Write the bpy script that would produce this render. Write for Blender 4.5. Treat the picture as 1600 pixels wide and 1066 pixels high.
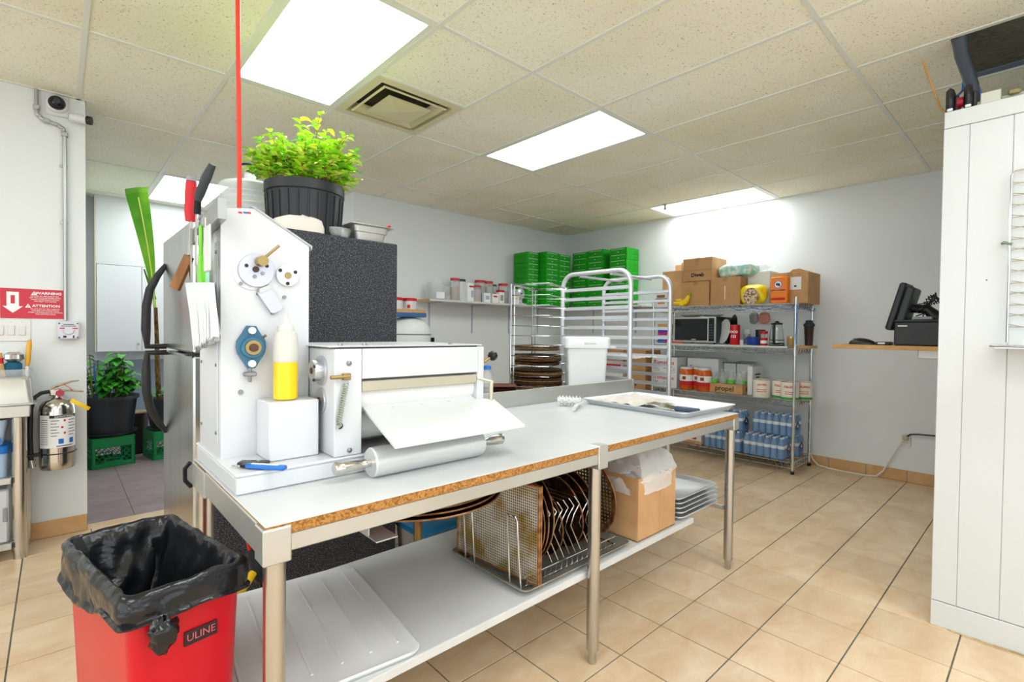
import bpy, math, random
from mathutils import Vector, Matrix, noise
random.seed(7)
for o in list(bpy.data.objects): bpy.data.objects.remove(o)
SC = bpy.context.scene
COL = SC.collection
R = math.radians
# ------------------------------------------------------------------ camera
CAM_H = 1.3085; YAW = R(47.4424); PITCH = R(-1.1192); ROLL = R(0.6491)
fw = Vector((math.cos(YAW)*math.cos(PITCH), math.sin(YAW)*math.cos(PITCH), math.sin(PITCH)))
rt = Vector((math.sin(YAW), -math.cos(YAW), 0)); up = rt.cross(fw)
r2 = rt*math.cos(ROLL) + up*math.sin(ROLL); u2 = -rt*math.sin(ROLL) + up*math.cos(ROLL)
cd = bpy.data.cameras.new('camera'); cam = bpy.data.objects.new('camera', cd); COL.objects.link(cam)
cd.sensor_fit = 'HORIZONTAL'; cd.sensor_width = 36; cd.lens = 775.046/1600*36; cd.clip_start = 0.02
m3 = Matrix((r2, u2, -fw)).transposed()
cam.matrix_world = Matrix.Translation((0, 0, CAM_H)) @ m3.to_4x4()
SC.camera = cam
# ------------------------------------------------------------------ world, exposure
w = bpy.data.worlds.new('world'); SC.world = w; w.use_nodes = True
w.node_tree.nodes['Background'].inputs[0].default_value = (0.9, 0.95, 1, 1)
w.node_tree.nodes['Background'].inputs[1].default_value = 1.7   # fill daylight through the unseen windows added behind the camera and in the back room
SC.view_settings.view_transform = 'Standard'; SC.view_settings.look = 'None'
SC.view_settings.gamma = 1; SC.view_settings.use_curve_mapping = False
SC.view_settings.exposure = 0.76
LAMP = 6.6          # emission of the ceiling light diffusers
# ------------------------------------------------------------------ materials
def lin(c):
    if isinstance(c, str):
        c = c.lstrip('#'); c = [int(c[i:i+2], 16)/255 for i in (0, 2, 4)]
    return tuple((x/12.92 if x <= .04045 else ((x+.055)/1.055)**2.4) for x in c) + (1,)
MATS = {}
def mat(name, col, rough=.5, metal=0, col2=None, nscale=8, ndetail=4, thr=None, bump=0, bscale=None, emit=0,
        alpha=None, trans=0, ior=1.45, stretch=None, coat=0, spec=None):
    if name in MATS: return MATS[name]
    m = bpy.data.materials.new(name); m.use_nodes = True; nt = m.node_tree
    b = nt.nodes['Principled BSDF']
    b.inputs['Base Color'].default_value = lin(col); b.inputs['Roughness'].default_value = rough
    b.inputs['Metallic'].default_value = metal; b.inputs['IOR'].default_value = ior
    b.inputs['Transmission Weight'].default_value = trans; b.inputs['Coat Weight'].default_value = coat
    if spec is not None: b.inputs['Specular IOR Level'].default_value = spec
    if alpha is not None: b.inputs['Alpha'].default_value = alpha
    if emit:
        b.inputs['Emission Color'].default_value = lin(col); b.inputs['Emission Strength'].default_value = emit
    if col2 or bump:
        tc = nt.nodes.new('ShaderNodeTexCoord'); mp = nt.nodes.new('ShaderNodeMapping')
        nt.links.new(tc.outputs['Object'], mp.inputs['Vector'])
        if stretch: mp.inputs['Scale'].default_value = stretch
        n = nt.nodes.new('ShaderNodeTexNoise'); n.inputs['Scale'].default_value = nscale; n.inputs['Detail'].default_value = ndetail
        nt.links.new(mp.outputs[0], n.inputs['Vector'])
        if col2:
            r = nt.nodes.new('ShaderNodeValToRGB')
            a, c = thr or (.35, .65)
            r.color_ramp.elements[0].position = a; r.color_ramp.elements[1].position = c
            r.color_ramp.elements[0].color = lin(col); r.color_ramp.elements[1].color = lin(col2)
            nt.links.new(n.outputs['Fac'], r.inputs[0]); nt.links.new(r.outputs[0], b.inputs['Base Color'])
        if bump:
            src = n
            if bscale:
                src = nt.nodes.new('ShaderNodeTexNoise'); src.inputs['Scale'].default_value = bscale; src.inputs['Detail'].default_value = 3
                nt.links.new(mp.outputs[0], src.inputs['Vector'])
            bp = nt.nodes.new('ShaderNodeBump'); bp.inputs['Strength'].default_value = bump; bp.inputs['Distance'].default_value = .01
            nt.links.new(src.outputs['Fac'], bp.inputs['Height']); nt.links.new(bp.outputs[0], b.inputs['Normal'])
    MATS[name] = m
    return m
def ceiling_tile_mat():
    m = mat('acoustic_tile', '#ded8c4', .95)
    nt = m.node_tree; b = nt.nodes['Principled BSDF']
    tc = nt.nodes.new('ShaderNodeTexCoord'); oi = nt.nodes.new('ShaderNodeObjectInfo')
    ad = nt.nodes.new('ShaderNodeVectorMath'); ad.operation = 'ADD'
    nt.links.new(tc.outputs['Object'], ad.inputs[0]); nt.links.new(oi.outputs['Location'], ad.inputs[1])
    v = nt.nodes.new('ShaderNodeTexNoise'); v.inputs['Scale'].default_value = 120; v.inputs['Detail'].default_value = 2; v.inputs['Distortion'].default_value = 1.2
    nt.links.new(ad.outputs[0], v.inputs['Vector'])
    r = nt.nodes.new('ShaderNodeValToRGB'); e = r.color_ramp.elements
    e[0].position = .29; e[0].color = lin('#8f8a74'); e[1].position = .385; e[1].color = lin('#f4f1df')
    nt.links.new(v.outputs['Fac'], r.inputs[0])
    n2 = nt.nodes.new('ShaderNodeTexNoise'); n2.inputs['Scale'].default_value = 1.3; nt.links.new(ad.outputs[0], n2.inputs['Vector'])
    mx = nt.nodes.new('ShaderNodeMix'); mx.data_type = 'RGBA'; mx.blend_type = 'MULTIPLY'; mx.inputs[0].default_value = .35
    r2_ = nt.nodes.new('ShaderNodeValToRGB'); r2_.color_ramp.elements[0].color = lin('#dfdabc'); r2_.color_ramp.elements[1].color = (1, 1, 1, 1)
    r2_.color_ramp.elements[0].position = .3; r2_.color_ramp.elements[1].position = .6
    nt.links.new(n2.outputs['Fac'], r2_.inputs[0])
    nt.links.new(r.outputs[0], mx.inputs[6]); nt.links.new(r2_.outputs[0], mx.inputs[7]); nt.links.new(mx.outputs[2], b.inputs['Base Color'])
    bp = nt.nodes.new('ShaderNodeBump'); bp.inputs['Strength'].default_value = .35; bp.inputs['Distance'].default_value = .004
    nt.links.new(v.outputs['Fac'], bp.inputs['Height']); nt.links.new(bp.outputs[0], b.inputs['Normal'])
    return m
def floor_tile_mat(name, c1, c2, c3, rough):
    m = mat(name, c1, rough); nt = m.node_tree; b = nt.nodes['Principled BSDF']
    tc = nt.nodes.new('ShaderNodeTexCoord'); oi = nt.nodes.new('ShaderNodeObjectInfo')
    ad = nt.nodes.new('ShaderNodeVectorMath'); ad.operation = 'ADD'
    nt.links.new(tc.outputs['Object'], ad.inputs[0]); nt.links.new(oi.outputs['Location'], ad.inputs[1])
    mp = nt.nodes.new('ShaderNodeMapping'); mp.inputs['Scale'].default_value = (1, 1.8, 1); nt.links.new(ad.outputs[0], mp.inputs[0])
    n = nt.nodes.new('ShaderNodeTexNoise'); n.inputs['Scale'].default_value = 4; n.inputs['Detail'].default_value = 8; n.inputs['Roughness'].default_value = .65
    n.inputs['Distortion'].default_value = .6
    nt.links.new(mp.outputs[0], n.inputs['Vector'])
    r = nt.nodes.new('ShaderNodeValToRGB'); e = r.color_ramp.elements
    e[0].position = .25; e[0].color = lin(c2); e[1].position = .7; e[1].color = lin(c3)
    x = e.new(.48); x.color = lin(c1)
    nt.links.new(n.outputs['Fac'], r.inputs[0])
    hv = nt.nodes.new('ShaderNodeHueSaturation'); mr = nt.nodes.new('ShaderNodeMapRange')
    mr.inputs[3].default_value = .93; mr.inputs[4].default_value = 1.05
    nt.links.new(oi.outputs['Random'], mr.inputs[0]); nt.links.new(mr.outputs[0], hv.inputs['Value'])
    nt.links.new(r.outputs[0], hv.inputs['Color']); nt.links.new(hv.outputs[0], b.inputs['Base Color'])
    bp = nt.nodes.new('ShaderNodeBump'); bp.inputs['Strength'].default_value = .12; bp.inputs['Distance'].default_value = .004
    nt.links.new(n.outputs['Fac'], bp.inputs['Height']); nt.links.new(bp.outputs[0], b.inputs['Normal'])
    return m
def speck_mat(name, base, speck, thr, scale, rough, bump=.3):
    m = mat(name, base, rough, col2=speck, nscale=scale, ndetail=1, thr=thr, bump=bump)
    return m
WALL = mat('wall_paint', '#dfe3e3', .55, bump=.03, nscale=120)
STEEL = mat('brushed_steel', '#cbcbc6', .38, .72, col2='#c2c2bc', nscale=3)
STEEL2 = mat('polished_steel', '#c9c5bd', .16, 1)
CHROME = mat('chrome_wire', '#d3d5d6', .15, 1)
ALU = mat('aluminium', '#cfd2d4', .38, 1, col2='#bcbfc2', nscale=6)
ALUW = mat('pale_aluminium', '#dcdfe2', .42, .55)
DKSTEEL = mat('stained_tray_metal', '#b4b5ae', .45, .7, col2='#8f8a7c', nscale=7)
WHITE = mat('white_enamel', '#d3d6da', .28, col2='#cdd0d5', nscale=2)
WPLAST = mat('white_plastic', '#d9dbdb', .35)
LAMI = mat('white_laminate', '#d2d6d7', .3, col2='#c9cdce', nscale=2.2, ndetail=6)
SHELFW = mat('white_shelf_board', '#d3d5d4', .4, col2='#c9cbc9', nscale=3)
BLACK = mat('black_plastic', '#17181b', .38)
BLKMET = mat('black_metal', '#1d1e20', .35, .6)
DGREY = mat('dark_grey_plastic', '#303338', .5)
GREY = mat('grey_plastic', '#8e9194', .5)
RED = mat('red_plastic', '#c3001e', .35)
BOLTM = mat('bolt_steel', '#8b8d90', .35, .75)
LEGM = mat('leg_steel', '#c2c0ba', .24, .96)
BARM = mat('knife_bar_steel', '#a7a8a6', .3, .9)
REDP = mat('red_print', '#c81a26', .6)
BLUEP = mat('blue_plastic', '#1d6fc4', .35)
GREENB = mat('green_carton', '#12a414', .6, col2='#0e9210', nscale=20)
GREENC = mat('green_crate_plastic', '#11864a', .45)
CARD = mat('brown_cardboard', '#bd9263', .8, col2='#b2875a', nscale=6, stretch=(1, 1, .25))
CARD2 = mat('light_cardboard', '#c99f70', .8, col2='#bd9264', nscale=8)
TAPE = mat('packing_tape', '#a87f4f', .35)
WCARD = mat('white_carton', '#dfe2e2', .65)
PAPER = mat('white_paper', '#eef0f0', .8)
INK = mat('black_print', '#1c1b1b', .7)
WOOD = mat('worn_wood', '#9b6a36', .55, col2='#6f461f', nscale=14, stretch=(1, 1, .2))
PINE = mat('pale_wood', '#cfa468', .6, col2='#bb8e54', nscale=10, stretch=(.2, 1, 1))
CHIP = mat('raw_chipboard', '#c08a48', .75, col2='#8a5a24', nscale=160, ndetail=3, thr=(.4, .62), bump=.6)
YELLOW = mat('yellow_plastic', '#f0c515', .4)
LIME = mat('lime_green_plastic', '#6fd51b', .35)
GLASS = mat('clear_glass', '#f4f8f7', .03, trans=1, ior=1.45)
CLEAR = mat('clear_plastic', '#e3e8e8', .08, alpha=.28)
PANBRN = mat('seasoned_pan', '#5a3823', .42, .5, col2='#2a1a12', nscale=40, thr=(.35, .6))
PANEDGE = mat('worn_pan_rim', '#b98a5c', .35, .65, col2='#7d5230', nscale=40)
SCREEN = mat('pizza_screen_mesh', '#8a6440', .45, .5, col2='#4a3222', nscale=45, thr=(.4, .6))
FRIDGE_SIDE = speck_mat('pebbled_black_steel', '#1d1f25', '#a9adbd', (.56, .76), 230, .4, .5)  # pale specks put the glints of the pebbled side into the colour
TANTILE = floor_tile_mat('tan_floor_tile', '#d9be9b', '#cbab83', '#e3cfb2', .33)
GREYTILE = floor_tile_mat('mauve_floor_tile', '#98898a', '#857677', '#a69799', .4)
GROUT = mat('grey_grout', '#77746a', .9, col2='#625f55', nscale=30)
GRID = mat('ceiling_grid_white', '#dfe0d6', .5)
ACOU = ceiling_tile_mat()
LIGHT = mat('light_diffuser', '#f7fcff', .5, emit=LAMP)
SOIL = mat('potting_soil', '#2a2019', .95, col2='#161009', nscale=60, bump=.8)
# ------------------------------------------------------------------ mesh builder
class MB:
    def __init__(s): s.v = []; s.f = []
    def add(s, v, f):
        n = len(s.v); s.v += [tuple(p) for p in v]; s.f += [tuple(i+n for i in q) for q in f]; return s
    def box(s, x0, x1, y0, y1, z0, z1, b=0, M=None):
        cx, cy, cz = (x0+x1)/2, (y0+y1)/2, (z0+z1)/2; hx, hy, hz = abs(x1-x0)/2, abs(y1-y0)/2, abs(z1-z0)/2
        if b <= 0:
            v = [(cx+i*hx, cy+j*hy, cz+k*hz) for i in (-1, 1) for j in (-1, 1) for k in (-1, 1)]
            f = [(0, 1, 3, 2), (4, 6, 7, 5), (0, 4, 5, 1), (2, 3, 7, 6), (0, 2, 6, 4), (1, 5, 7, 3)]
        else:
            b = min(b, hx*.98, hy*.98, hz*.98)
            idx = {}; v = []
            for i in (-1, 1):
                for j in (-1, 1):
                    for k in (-1, 1):
                        for a in range(3):
                            p = [i*(hx-b), j*(hy-b), k*(hz-b)]
                            p[a] = (i*hx, j*hy, k*hz)[a]
                            idx[i, j, k, a] = len(v); v.append((cx+p[0], cy+p[1], cz+p[2]))
            f = []
            S = (-1, 1)
            for i in S:
                f.append([idx[i, j, k, 0] for j, k in ((-1, -1), (1, -1), (1, 1), (-1, 1))])
                f.append([idx[j, i, k, 1] for j, k in ((-1, -1), (1, -1), (1, 1), (-1, 1))])
                f.append([idx[j, k, i, 2] for j, k in ((-1, -1), (1, -1), (1, 1), (-1, 1))])
                for j in S:
                    f.append([idx[i, j, -1, 0], idx[i, j, 1, 0], idx[i, j, 1, 1], idx[i, j, -1, 1]])
                    f.append([idx[i, -1, j, 0], idx[i, 1, j, 0], idx[i, 1, j, 2], idx[i, -1, j, 2]])
                    f.append([idx[-1, i, j, 1], idx[1, i, j, 1], idx[1, i, j, 2], idx[-1, i, j, 2]])
                    for k in S: f.append([idx[i, j, k, 0], idx[i, j, k, 1], idx[i, j, k, 2]])
        if M is not None: v = [M @ Vector(p) for p in v]
        return s.add(v, f)
    def cyl(s, p0, p1, r0, r1=None, n=16, cap=True):
        return s.tube([p0, p1], [r0, r0 if r1 is None else r1], n, cap=cap)
    def tube(s, pts, r, n=8, closed=False, cap=True):
        P = [Vector(p) for p in pts]; m = len(P)
        rs = r if isinstance(r, (list, tuple)) else [r]*m
        v = []; prev = None
        for i in range(m):
            if closed: t = P[(i+1) % m]-P[i-1]
            else: t = P[min(i+1, m-1)]-P[max(i-1, 0)]
            if t.length < 1e-9: t = Vector((0, 0, 1))
            t.normalize()
            if prev is None:
                a = Vector((0, 0, 1)) if abs(t.z) < .9 else Vector((1, 0, 0))
                x = t.cross(a).normalized()
            else:
                x = prev - t*prev.dot(t)
                x = x.normalized() if x.length > 1e-6 else t.orthogonal().normalized()
            prev = x; y = t.cross(x)
            for k in range(n):
                a = 2*math.pi*k/n
                v.append(P[i] + (x*math.cos(a)+y*math.sin(a))*rs[i])
        f = []
        for i in range(m if closed else m-1):
            j = (i+1) % m
            for k in range(n): f.append((i*n+k, i*n+(k+1) % n, j*n+(k+1) % n, j*n+k))
        if cap and not closed:
            f.append(tuple(range(n))[::-1]); f.append(tuple(range((m-1)*n, m*n)))
        return s.add(v, f)
    def lathe(s, prof, c=(0, 0, 0), n=24, M=None, wob=0, cap=True):
        v = []
        for (r, z) in prof:
            for k in range(n):
                a = 2*math.pi*k/n; rr = r*(1+wob*(1 if k % 2 else -1))
                p = Vector((rr*math.cos(a), rr*math.sin(a), z))
                if M is not None: p = M @ p
                v.append((p.x+c[0], p.y+c[1], p.z+c[2]))
        f = []
        for i in range(len(prof)-1):
            for k in range(n): f.append((i*n+k, i*n+(k+1) % n, (i+1)*n+(k+1) % n, (i+1)*n+k))
        if cap:
            f.append(tuple(range(n))[::-1]); f.append(tuple(range((len(prof)-1)*n, len(prof)*n)))
        return s.add(v, f)
    def prism(s, poly, axis, t0, t1):
        # poly of 2-D points in the plane across `axis`: X->(y,z) Y->(x,z) Z->(x,y)
        n = len(poly)
        def P(a, t): return {'X': (t, a[0], a[1]), 'Y': (a[0], t, a[1]), 'Z': (a[0], a[1], t)}[axis]
        v = [P(a, t0) for a in poly]+[P(a, t1) for a in poly]
        f = [tuple(range(n)), tuple(range(n, 2*n))[::-1]]+[(i, (i+1) % n, n+(i+1) % n, n+i) for i in range(n)]
        return s.add(v, f)
    def sheet(s, fn, nu, nv, cu=False, cv=False):
        v = [fn(i/(nu if cu else nu-1), j/(nv if cv else nv-1)) for i in range(nu) for j in range(nv)]
        f = []
        for i in range(nu if cu else nu-1):
            for j in range(nv if cv else nv-1):
                a, b2 = i, (i+1) % nu; c, d = j, (j+1) % nv
                f.append((a*nv+c, b2*nv+c, b2*nv+d, a*nv+d))
        return s.add(v, f)
    def xf(s, M):
        s.v = [tuple(M @ Vector(p)) for p in s.v]; return s
def rootloc(o):
    while o.parent: o = o.parent
    return o
def build(name, mb, m, parent=None, local=False, sm=40, off=None):
    me = bpy.data.meshes.new(name)
    v = mb.v
    if parent is not None and not local:
        L = rootloc(parent).location
        v = [(p[0]-L[0], p[1]-L[1], p[2]-L[2]) for p in v]
    elif off is not None:
        v = [(p[0]-off[0], p[1]-off[1], p[2]-off[2]) for p in v]
    me.from_pydata(v, [], mb.f)
    import bmesh
    bm = bmesh.new(); bm.from_mesh(me); bmesh.ops.recalc_face_normals(bm, faces=bm.faces); bm.to_mesh(me); bm.free()
    if sm:
        for p in me.polygons: p.use_smooth = True
        me.set_sharp_from_angle(angle=R(sm))
    if m: me.materials.append(m)
    o = bpy.data.objects.new(name, me); COL.objects.link(o)
    if parent is not None: o.parent = parent
    elif off is not None: o.location = off
    return o
def tag(o, label, cat, group=None):
    o['label'] = label; o['category'] = cat
    if group: o['group'] = group
    return o
def thing(name, label, cat, loc=(0, 0, 0), rz=0, group=None):
    o = bpy.data.objects.new(name, None); COL.objects.link(o); o.empty_display_size = .05
    o.location = loc; o.rotation_euler = (0, 0, rz)
    return tag(o, label, cat, group)
def struct(name, mb, m, parent=None, sm=None):
    o = build(name, mb, m, parent, sm=sm)
    if parent is None: o['kind'] = 'structure'
    return o
def copy_tree(o, parent=None):
    c = o.copy(); COL.objects.link(c); c.parent = parent
    for ch in o.children: copy_tree(ch, c)
    return c
def solo(name, mb, m, label, cat, base, group=None, sm=40):
    return tag(build(name, mb, m, None, sm=sm, off=base), label, cat, group)
def text(name, s, size, m, parent, loc, rot, align='CENTER', depth=.0004, local=False, bold=0, sx=1):
    cu = bpy.data.curves.new('t', 'FONT'); cu.body = s; cu.size = size; cu.extrude = depth; cu.align_x = align; cu.align_y = 'CENTER'
    cu.offset = bold; cu.resolution_u = 2
    t = bpy.data.objects.new('t', cu); COL.objects.link(t)
    bpy.context.view_layer.update()
    dg = bpy.context.evaluated_depsgraph_get()
    me = bpy.data.meshes.new_from_object(t.evaluated_get(dg))
    bpy.data.objects.remove(t); bpy.data.curves.remove(cu)
    if sx != 1:
        for v in me.vertices: v.co.x *= sx
    me.name = name
    me.materials.clear(); me.materials.append(m)
    o = bpy.data.objects.new(name, me); COL.objects.link(o)
    if parent is not None:
        o.parent = parent
        if not local:
            L = rootloc(parent).location; loc = (loc[0]-L[0], loc[1]-L[1], loc[2]-L[2])
    o.location = loc; o.rotation_euler = rot
    return o
FRONT_Y = (R(90), 0, 0)            # text that faces -Y
FRONT_X = (R(90), 0, R(-90))       # text that faces -X
FACECAM = YAW - R(90)              # z-rotation that turns a thing's -Y side to the camera's side of the room
def arc(c, r, a0, a1, n, plane='XZ'):
    out = []
    for i in range(n+1):
        a = a0+(a1-a0)*i/n; x, y = r*math.cos(a), r*math.sin(a)
        out.append({'XZ': (c[0]+x, c[1], c[2]+y), 'YZ': (c[0], c[1]+x, c[2]+y), 'XY': (c[0]+x, c[1]+y, c[2])}[plane])
    return out
# ================================================================== the room
CZ = 2.737; GX = 2.5461; GY = 1.9665; TX = .6096; TY = 1.2192
XR = 5.60; YL = 4.92; YD = 4.18; XD = .14; XB = 2.27; YB = 7.22
FT = .3048; FX0 = 2.2915; FY0 = 1.157
X0, Y0 = -3.2, -3.0
# floor: one slab of grout carrying single tiles
fl = struct('floor', MB().box(X0-.1, XR+.1, Y0-.1, YB+.1, -.08, -.0035), GROUT)
tm = MB().box(-FT/2+.0029, FT/2-.0029, -FT/2+.0029, FT/2-.0029, -.006, 0, .0012)
proto = build('tile', tm, TANTILE, fl, local=True, sm=None)
def cam_px(p):
    d = Vector(p)-Vector((0, 0, CAM_H)); z = d.dot(fw)
    if z < .05: return None
    return 800+775.046*d.dot(r2)/z, 533-775.046*d.dot(u2)/z, z
cells = []
for i in range(-19, 13):
    for j in range(-14, 14):
        x = FX0+(i+.5)*FT; y = FY0+(j+.5)*FT
        if x < X0 or x > XR+.16 or y < Y0 or y > YL+.16: continue
        if y > YD+.13 and x < XB: continue
        q = cam_px((x, y, 0))
        vis = q is not None and -60 < q[0] < 1660 and q[1] < 1130
        blocked = (x > 3.05 and y < .3)
        cells.append((0 if vis and not blocked else 1, (x*x+y*y), x, y))
cells.sort()
rest = MB(); first = True
for n, (hid, d, x, y) in enumerate(cells):
    if hid == 0 and n < 298:
        if first: o = proto; first = False
        else: o = proto.copy(); COL.objects.link(o); o.parent = fl
        o.location = (x, y, 0)
    else:
        rest.box(x-FT/2+.0029, x+FT/2-.0029, y-FT/2+.0029, y+FT/2-.0029, -.006, 0)
o = build('tile_field', rest, TANTILE, fl, sm=None); o['kind'] = 'stuff'
# back room floor: larger mauve tiles past the threshold
GT = .45; gm = MB().box(-GT/2+.002, GT/2-.002, -GT/2+.002, GT/2-.002, -.006, 0, .0012)
gp = None
for i in range(-2, 5):
    for j in range(0, 7):
        x = .395+(i+.5)*GT; y = YD+.1+(j+.5)*GT
        if x < -.3 or x > XB+.1: continue
        if gp is None: gp = o = build('back_room_tile', gm, GREYTILE, fl, local=True, sm=None)
        else: o = gp.copy(); COL.objects.link(o); o.parent = fl
        o.location = (x, y, 0.0)
build('threshold_strip', MB().box(XD, XB, YD-.0, YD+.1, -.006, .003, .002), TANTILE, fl)
# walls
struct('wall_right', MB().box(XR, XR+.12, Y0-.1, YL+.12, 0, CZ+.25), WALL)
struct('wall_back', MB().box(XB, XR, YL, YL+.12, 0, CZ+.25), WALL)
struct('wall_left', MB().box(X0, XD, YD, YD+.12, 0, CZ+.25), WALL)
struct('wall_alcove_left', MB().box(XD-.12, XD, YD+.12, YB, 0, CZ+.25), WALL)
GREYWALL = mat('grey_back_wall', '#d2d4d8', .6)
struct('wall_back_room', MB().box(XD-.1, XB+.1, YB, YB+.12, 0, CZ+.25), GREYWALL)
# unseen walls behind the camera, with big windows added to let daylight in
def wall_open(name, axis, at, a0, a1, w0, w1, z0, z1, n):
    q = MB()
    for (u0, u1, v0, v1) in ((a0, w0, 0, CZ+.25), (w1, a1, 0, CZ+.25), (w0, w1, 0, z0), (w0, w1, z1, CZ+.25)):
        if axis == 'Y': q.box(u0, u1, at-.12, at, v0, v1)
        else: q.box(at-.12, at, u0, u1, v0, v1)
    struct(name, q, WALL)
    fr = MB(); k = 4
    for i in range(k+1):
        u = w0+(w1-w0)*i/k
        if axis == 'Y': fr.box(u-.03, u+.03, at-.09, at-.03, z0, z1)
        else: fr.box(at-.09, at-.03, u-.03, u+.03, z0, z1)
    wn = struct(f'window_{n}', fr, GRID)
    for i in range(k):
        u0, u1 = w0+(w1-w0)*i/k+.03, w0+(w1-w0)*(i+1)/k-.03
        q = MB().box(u0, u1, at-.062, at-.058, z0, z1) if axis == 'Y' else MB().box(at-.062, at-.058, u0, u1, z0, z1)
        build('pane', q, mat('window_pane', '#eef4f6', .02, alpha=.06), wn, sm=None)
wall_open('wall_front', 'Y', Y0, X0-.1, XR+.1, -2.6, 2.6, .35, 2.45, 1)
wall_open('wall_side', 'X', X0, Y0, YD+.12, -2.4, 2.8, .35, 2.45, 2)
wall_open('wall_alcove_right', 'X', XB+.12, YL+.12, YB, 5.45, 7.1, .25, 2.15, 3)  # unseen back room window, added to brighten the alcove
# tiled baseboards
def baseboard(name, pts):
    first = None
    bb = struct(name, MB().box(*pts['core']), GROUT)
    for a, b in pts['spans']:
        c = pts['at']
        if pts['axis'] == 'Y': q = MB().box(XR-.011, XR-.001, a+.0015, b-.0015, .002, .104, .0015)
        else: q = MB().box(a+.0015, b-.0015, c-.011, c-.001, .002, .104, .0015)
        build('tile', q, TANTILE2, bb, local=True)
TANTILE2 = floor_tile_mat('tan_base_tile', '#c99f6f', '#bd9262', '#d3ac7c', .4)
sp = [(FY0+k*FT-.001, FY0+(k+1)*FT-.001) for k in range(-3, 12)]
baseboard('baseboard_right', dict(core=(XR-.006, XR-.0005, .3, YL, .0, .101), axis='Y', at=XR, spans=sp))
sp = [(FX0+k*FT, FX0+(k+1)*FT) for k in range(0, 11) if FX0+k*FT > XB-.02]
baseboard('baseboard_back', dict(core=(XB, XR, YL-.006, YL-.0005, 0, .101), axis='X', at=YL, spans=sp))
sp = [(FX0+k*FT, min(FX0+(k+1)*FT, XD)) for k in range(-14, -7)]
baseboard('baseboard_left', dict(core=(-2, XD, YD-.006, YD-.0005, 0, .101), axis='X', at=YD, spans=sp))
# ceiling: slab above, white grid and loose acoustic tiles in it
ce = struct('ceiling', MB().box(X0, XR, Y0, YB, CZ+.22, CZ+.3), mat('plenum_dark', '#3a3833', .9))
lights = {(-3, 0), (0, 0), (4, 0), (-3, 3), (-3, -2), (-1, -3), (-7, 0), (-6, -2), (-8, -3), (-4, -4)}  # panels listed past the back room one are unseen, added for more light
vent = (-2, 0)
hole = (1, -2)     # its far end carries the opening above the cooler
ct = MB().box(-TX/2+.003, TX/2-.003, -TY/2+.003, TY/2-.003, .002, .018, .003)
cp = None
def in_room(x, y):
    if x < X0 or x > XR or y < Y0: return False
    if y > YL: return XD < x < XB and y < YB
    return not (y > YD and x < XD)
def ctile(x0, x1, y0, y1):
    q = MB().box(x0+.003, x1-.003, y0+.003, y1-.003, CZ+.002, CZ+.018, .003)
    b = (( x0+x1)/2, (y0+y1)/2, CZ)
    o = build('ceiling_tile', q, ACOU, None, sm=None, off=b); o.parent = ce
for i in range(-10, 5):
    for j in range(-5, 5):
        x = GX+i*TX; y = GY+j*TY
        if (i, j) in lights: continue
        cx, cy = x+TX/2, y+TY/2
        full = all(in_room(a, b) for a in (x+.01, x+TX-.01) for b in (y+.01, y+TY-.01))
        if (i, j) == vent:
            ctile(x, x+TX, y, y+TX); continue
        if full and (i, j) != hole:
            if cp is None: cp = o = build('ceiling_tile', ct, ACOU, ce, local=True, sm=None)
            else: o = cp.copy(); COL.objects.link(o); o.parent = ce
            o.location = (cx, cy, CZ)
        else:
            xs = sorted({x, x+TX} | {v for v in (XD, XB, XR, X0) if x < v < x+TX})
            ys = sorted({y, y+TY} | {v for v in (YD, YL, YB, Y0) if y < v < y+TY} | ({.36} if (i, j) == hole else set()))
            for c, d in zip(ys, ys[1:]):
                run = None
                for a, b in list(zip(xs, xs[1:]))+[(None, None)]:
                    ok = a is not None and in_room((a+b)/2, (c+d)/2)
                    if ok: run = [a, b] if run is None else [run[0], b]
                    elif run:
                        if run[1]-run[0] > .02 and d-c > .02 and not ((i, j) == hole and c < .3): ctile(run[0], run[1], c, d)
                        run = None
# grid bars: main runners along Y, cross bars along X
def bar(x0, x1, y0, y1):
    build('grid_bar', MB().box(x0, x1, y0, y1, CZ-.004, CZ+.003, .0008), GRID, ce, local=True, sm=None)
for i in range(-9, 5):
    x = GX+i*TX
    ya, yb = Y0, (YD if x < XD else YB if x < XB else YL)
    bar(x-.012, x+.012, ya, yb)
for j in range(-4, 5):
    y = GY+j*TY
    for i in range(-10, 5):
        xa, xb = GX+i*TX+.012, GX+(i+1)*TX-.012
        if y > YL: xa, xb = max(xa, XD), min(xb, XB)
        elif y > YD: xa = max(xa, XD)
        xa = max(xa, X0); xb = min(xb, XR)
        if xb-xa > .03: bar(xa, xb, y-.012, y+.012)
bar(GX-2*TX+.012, GX-TX-.012, GY+TX-.012, GY+TX+.012)
for a in ((XR-.022, XR, Y0, YL), (XB, XR-.022, YL-.022, YL), (X0, XD, YD-.022, YD)):
    build('wall_angle', MB().box(a[0], a[1], a[2], a[3], CZ-.004, CZ+.002), GRID, ce, local=True, sm=None)
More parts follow.
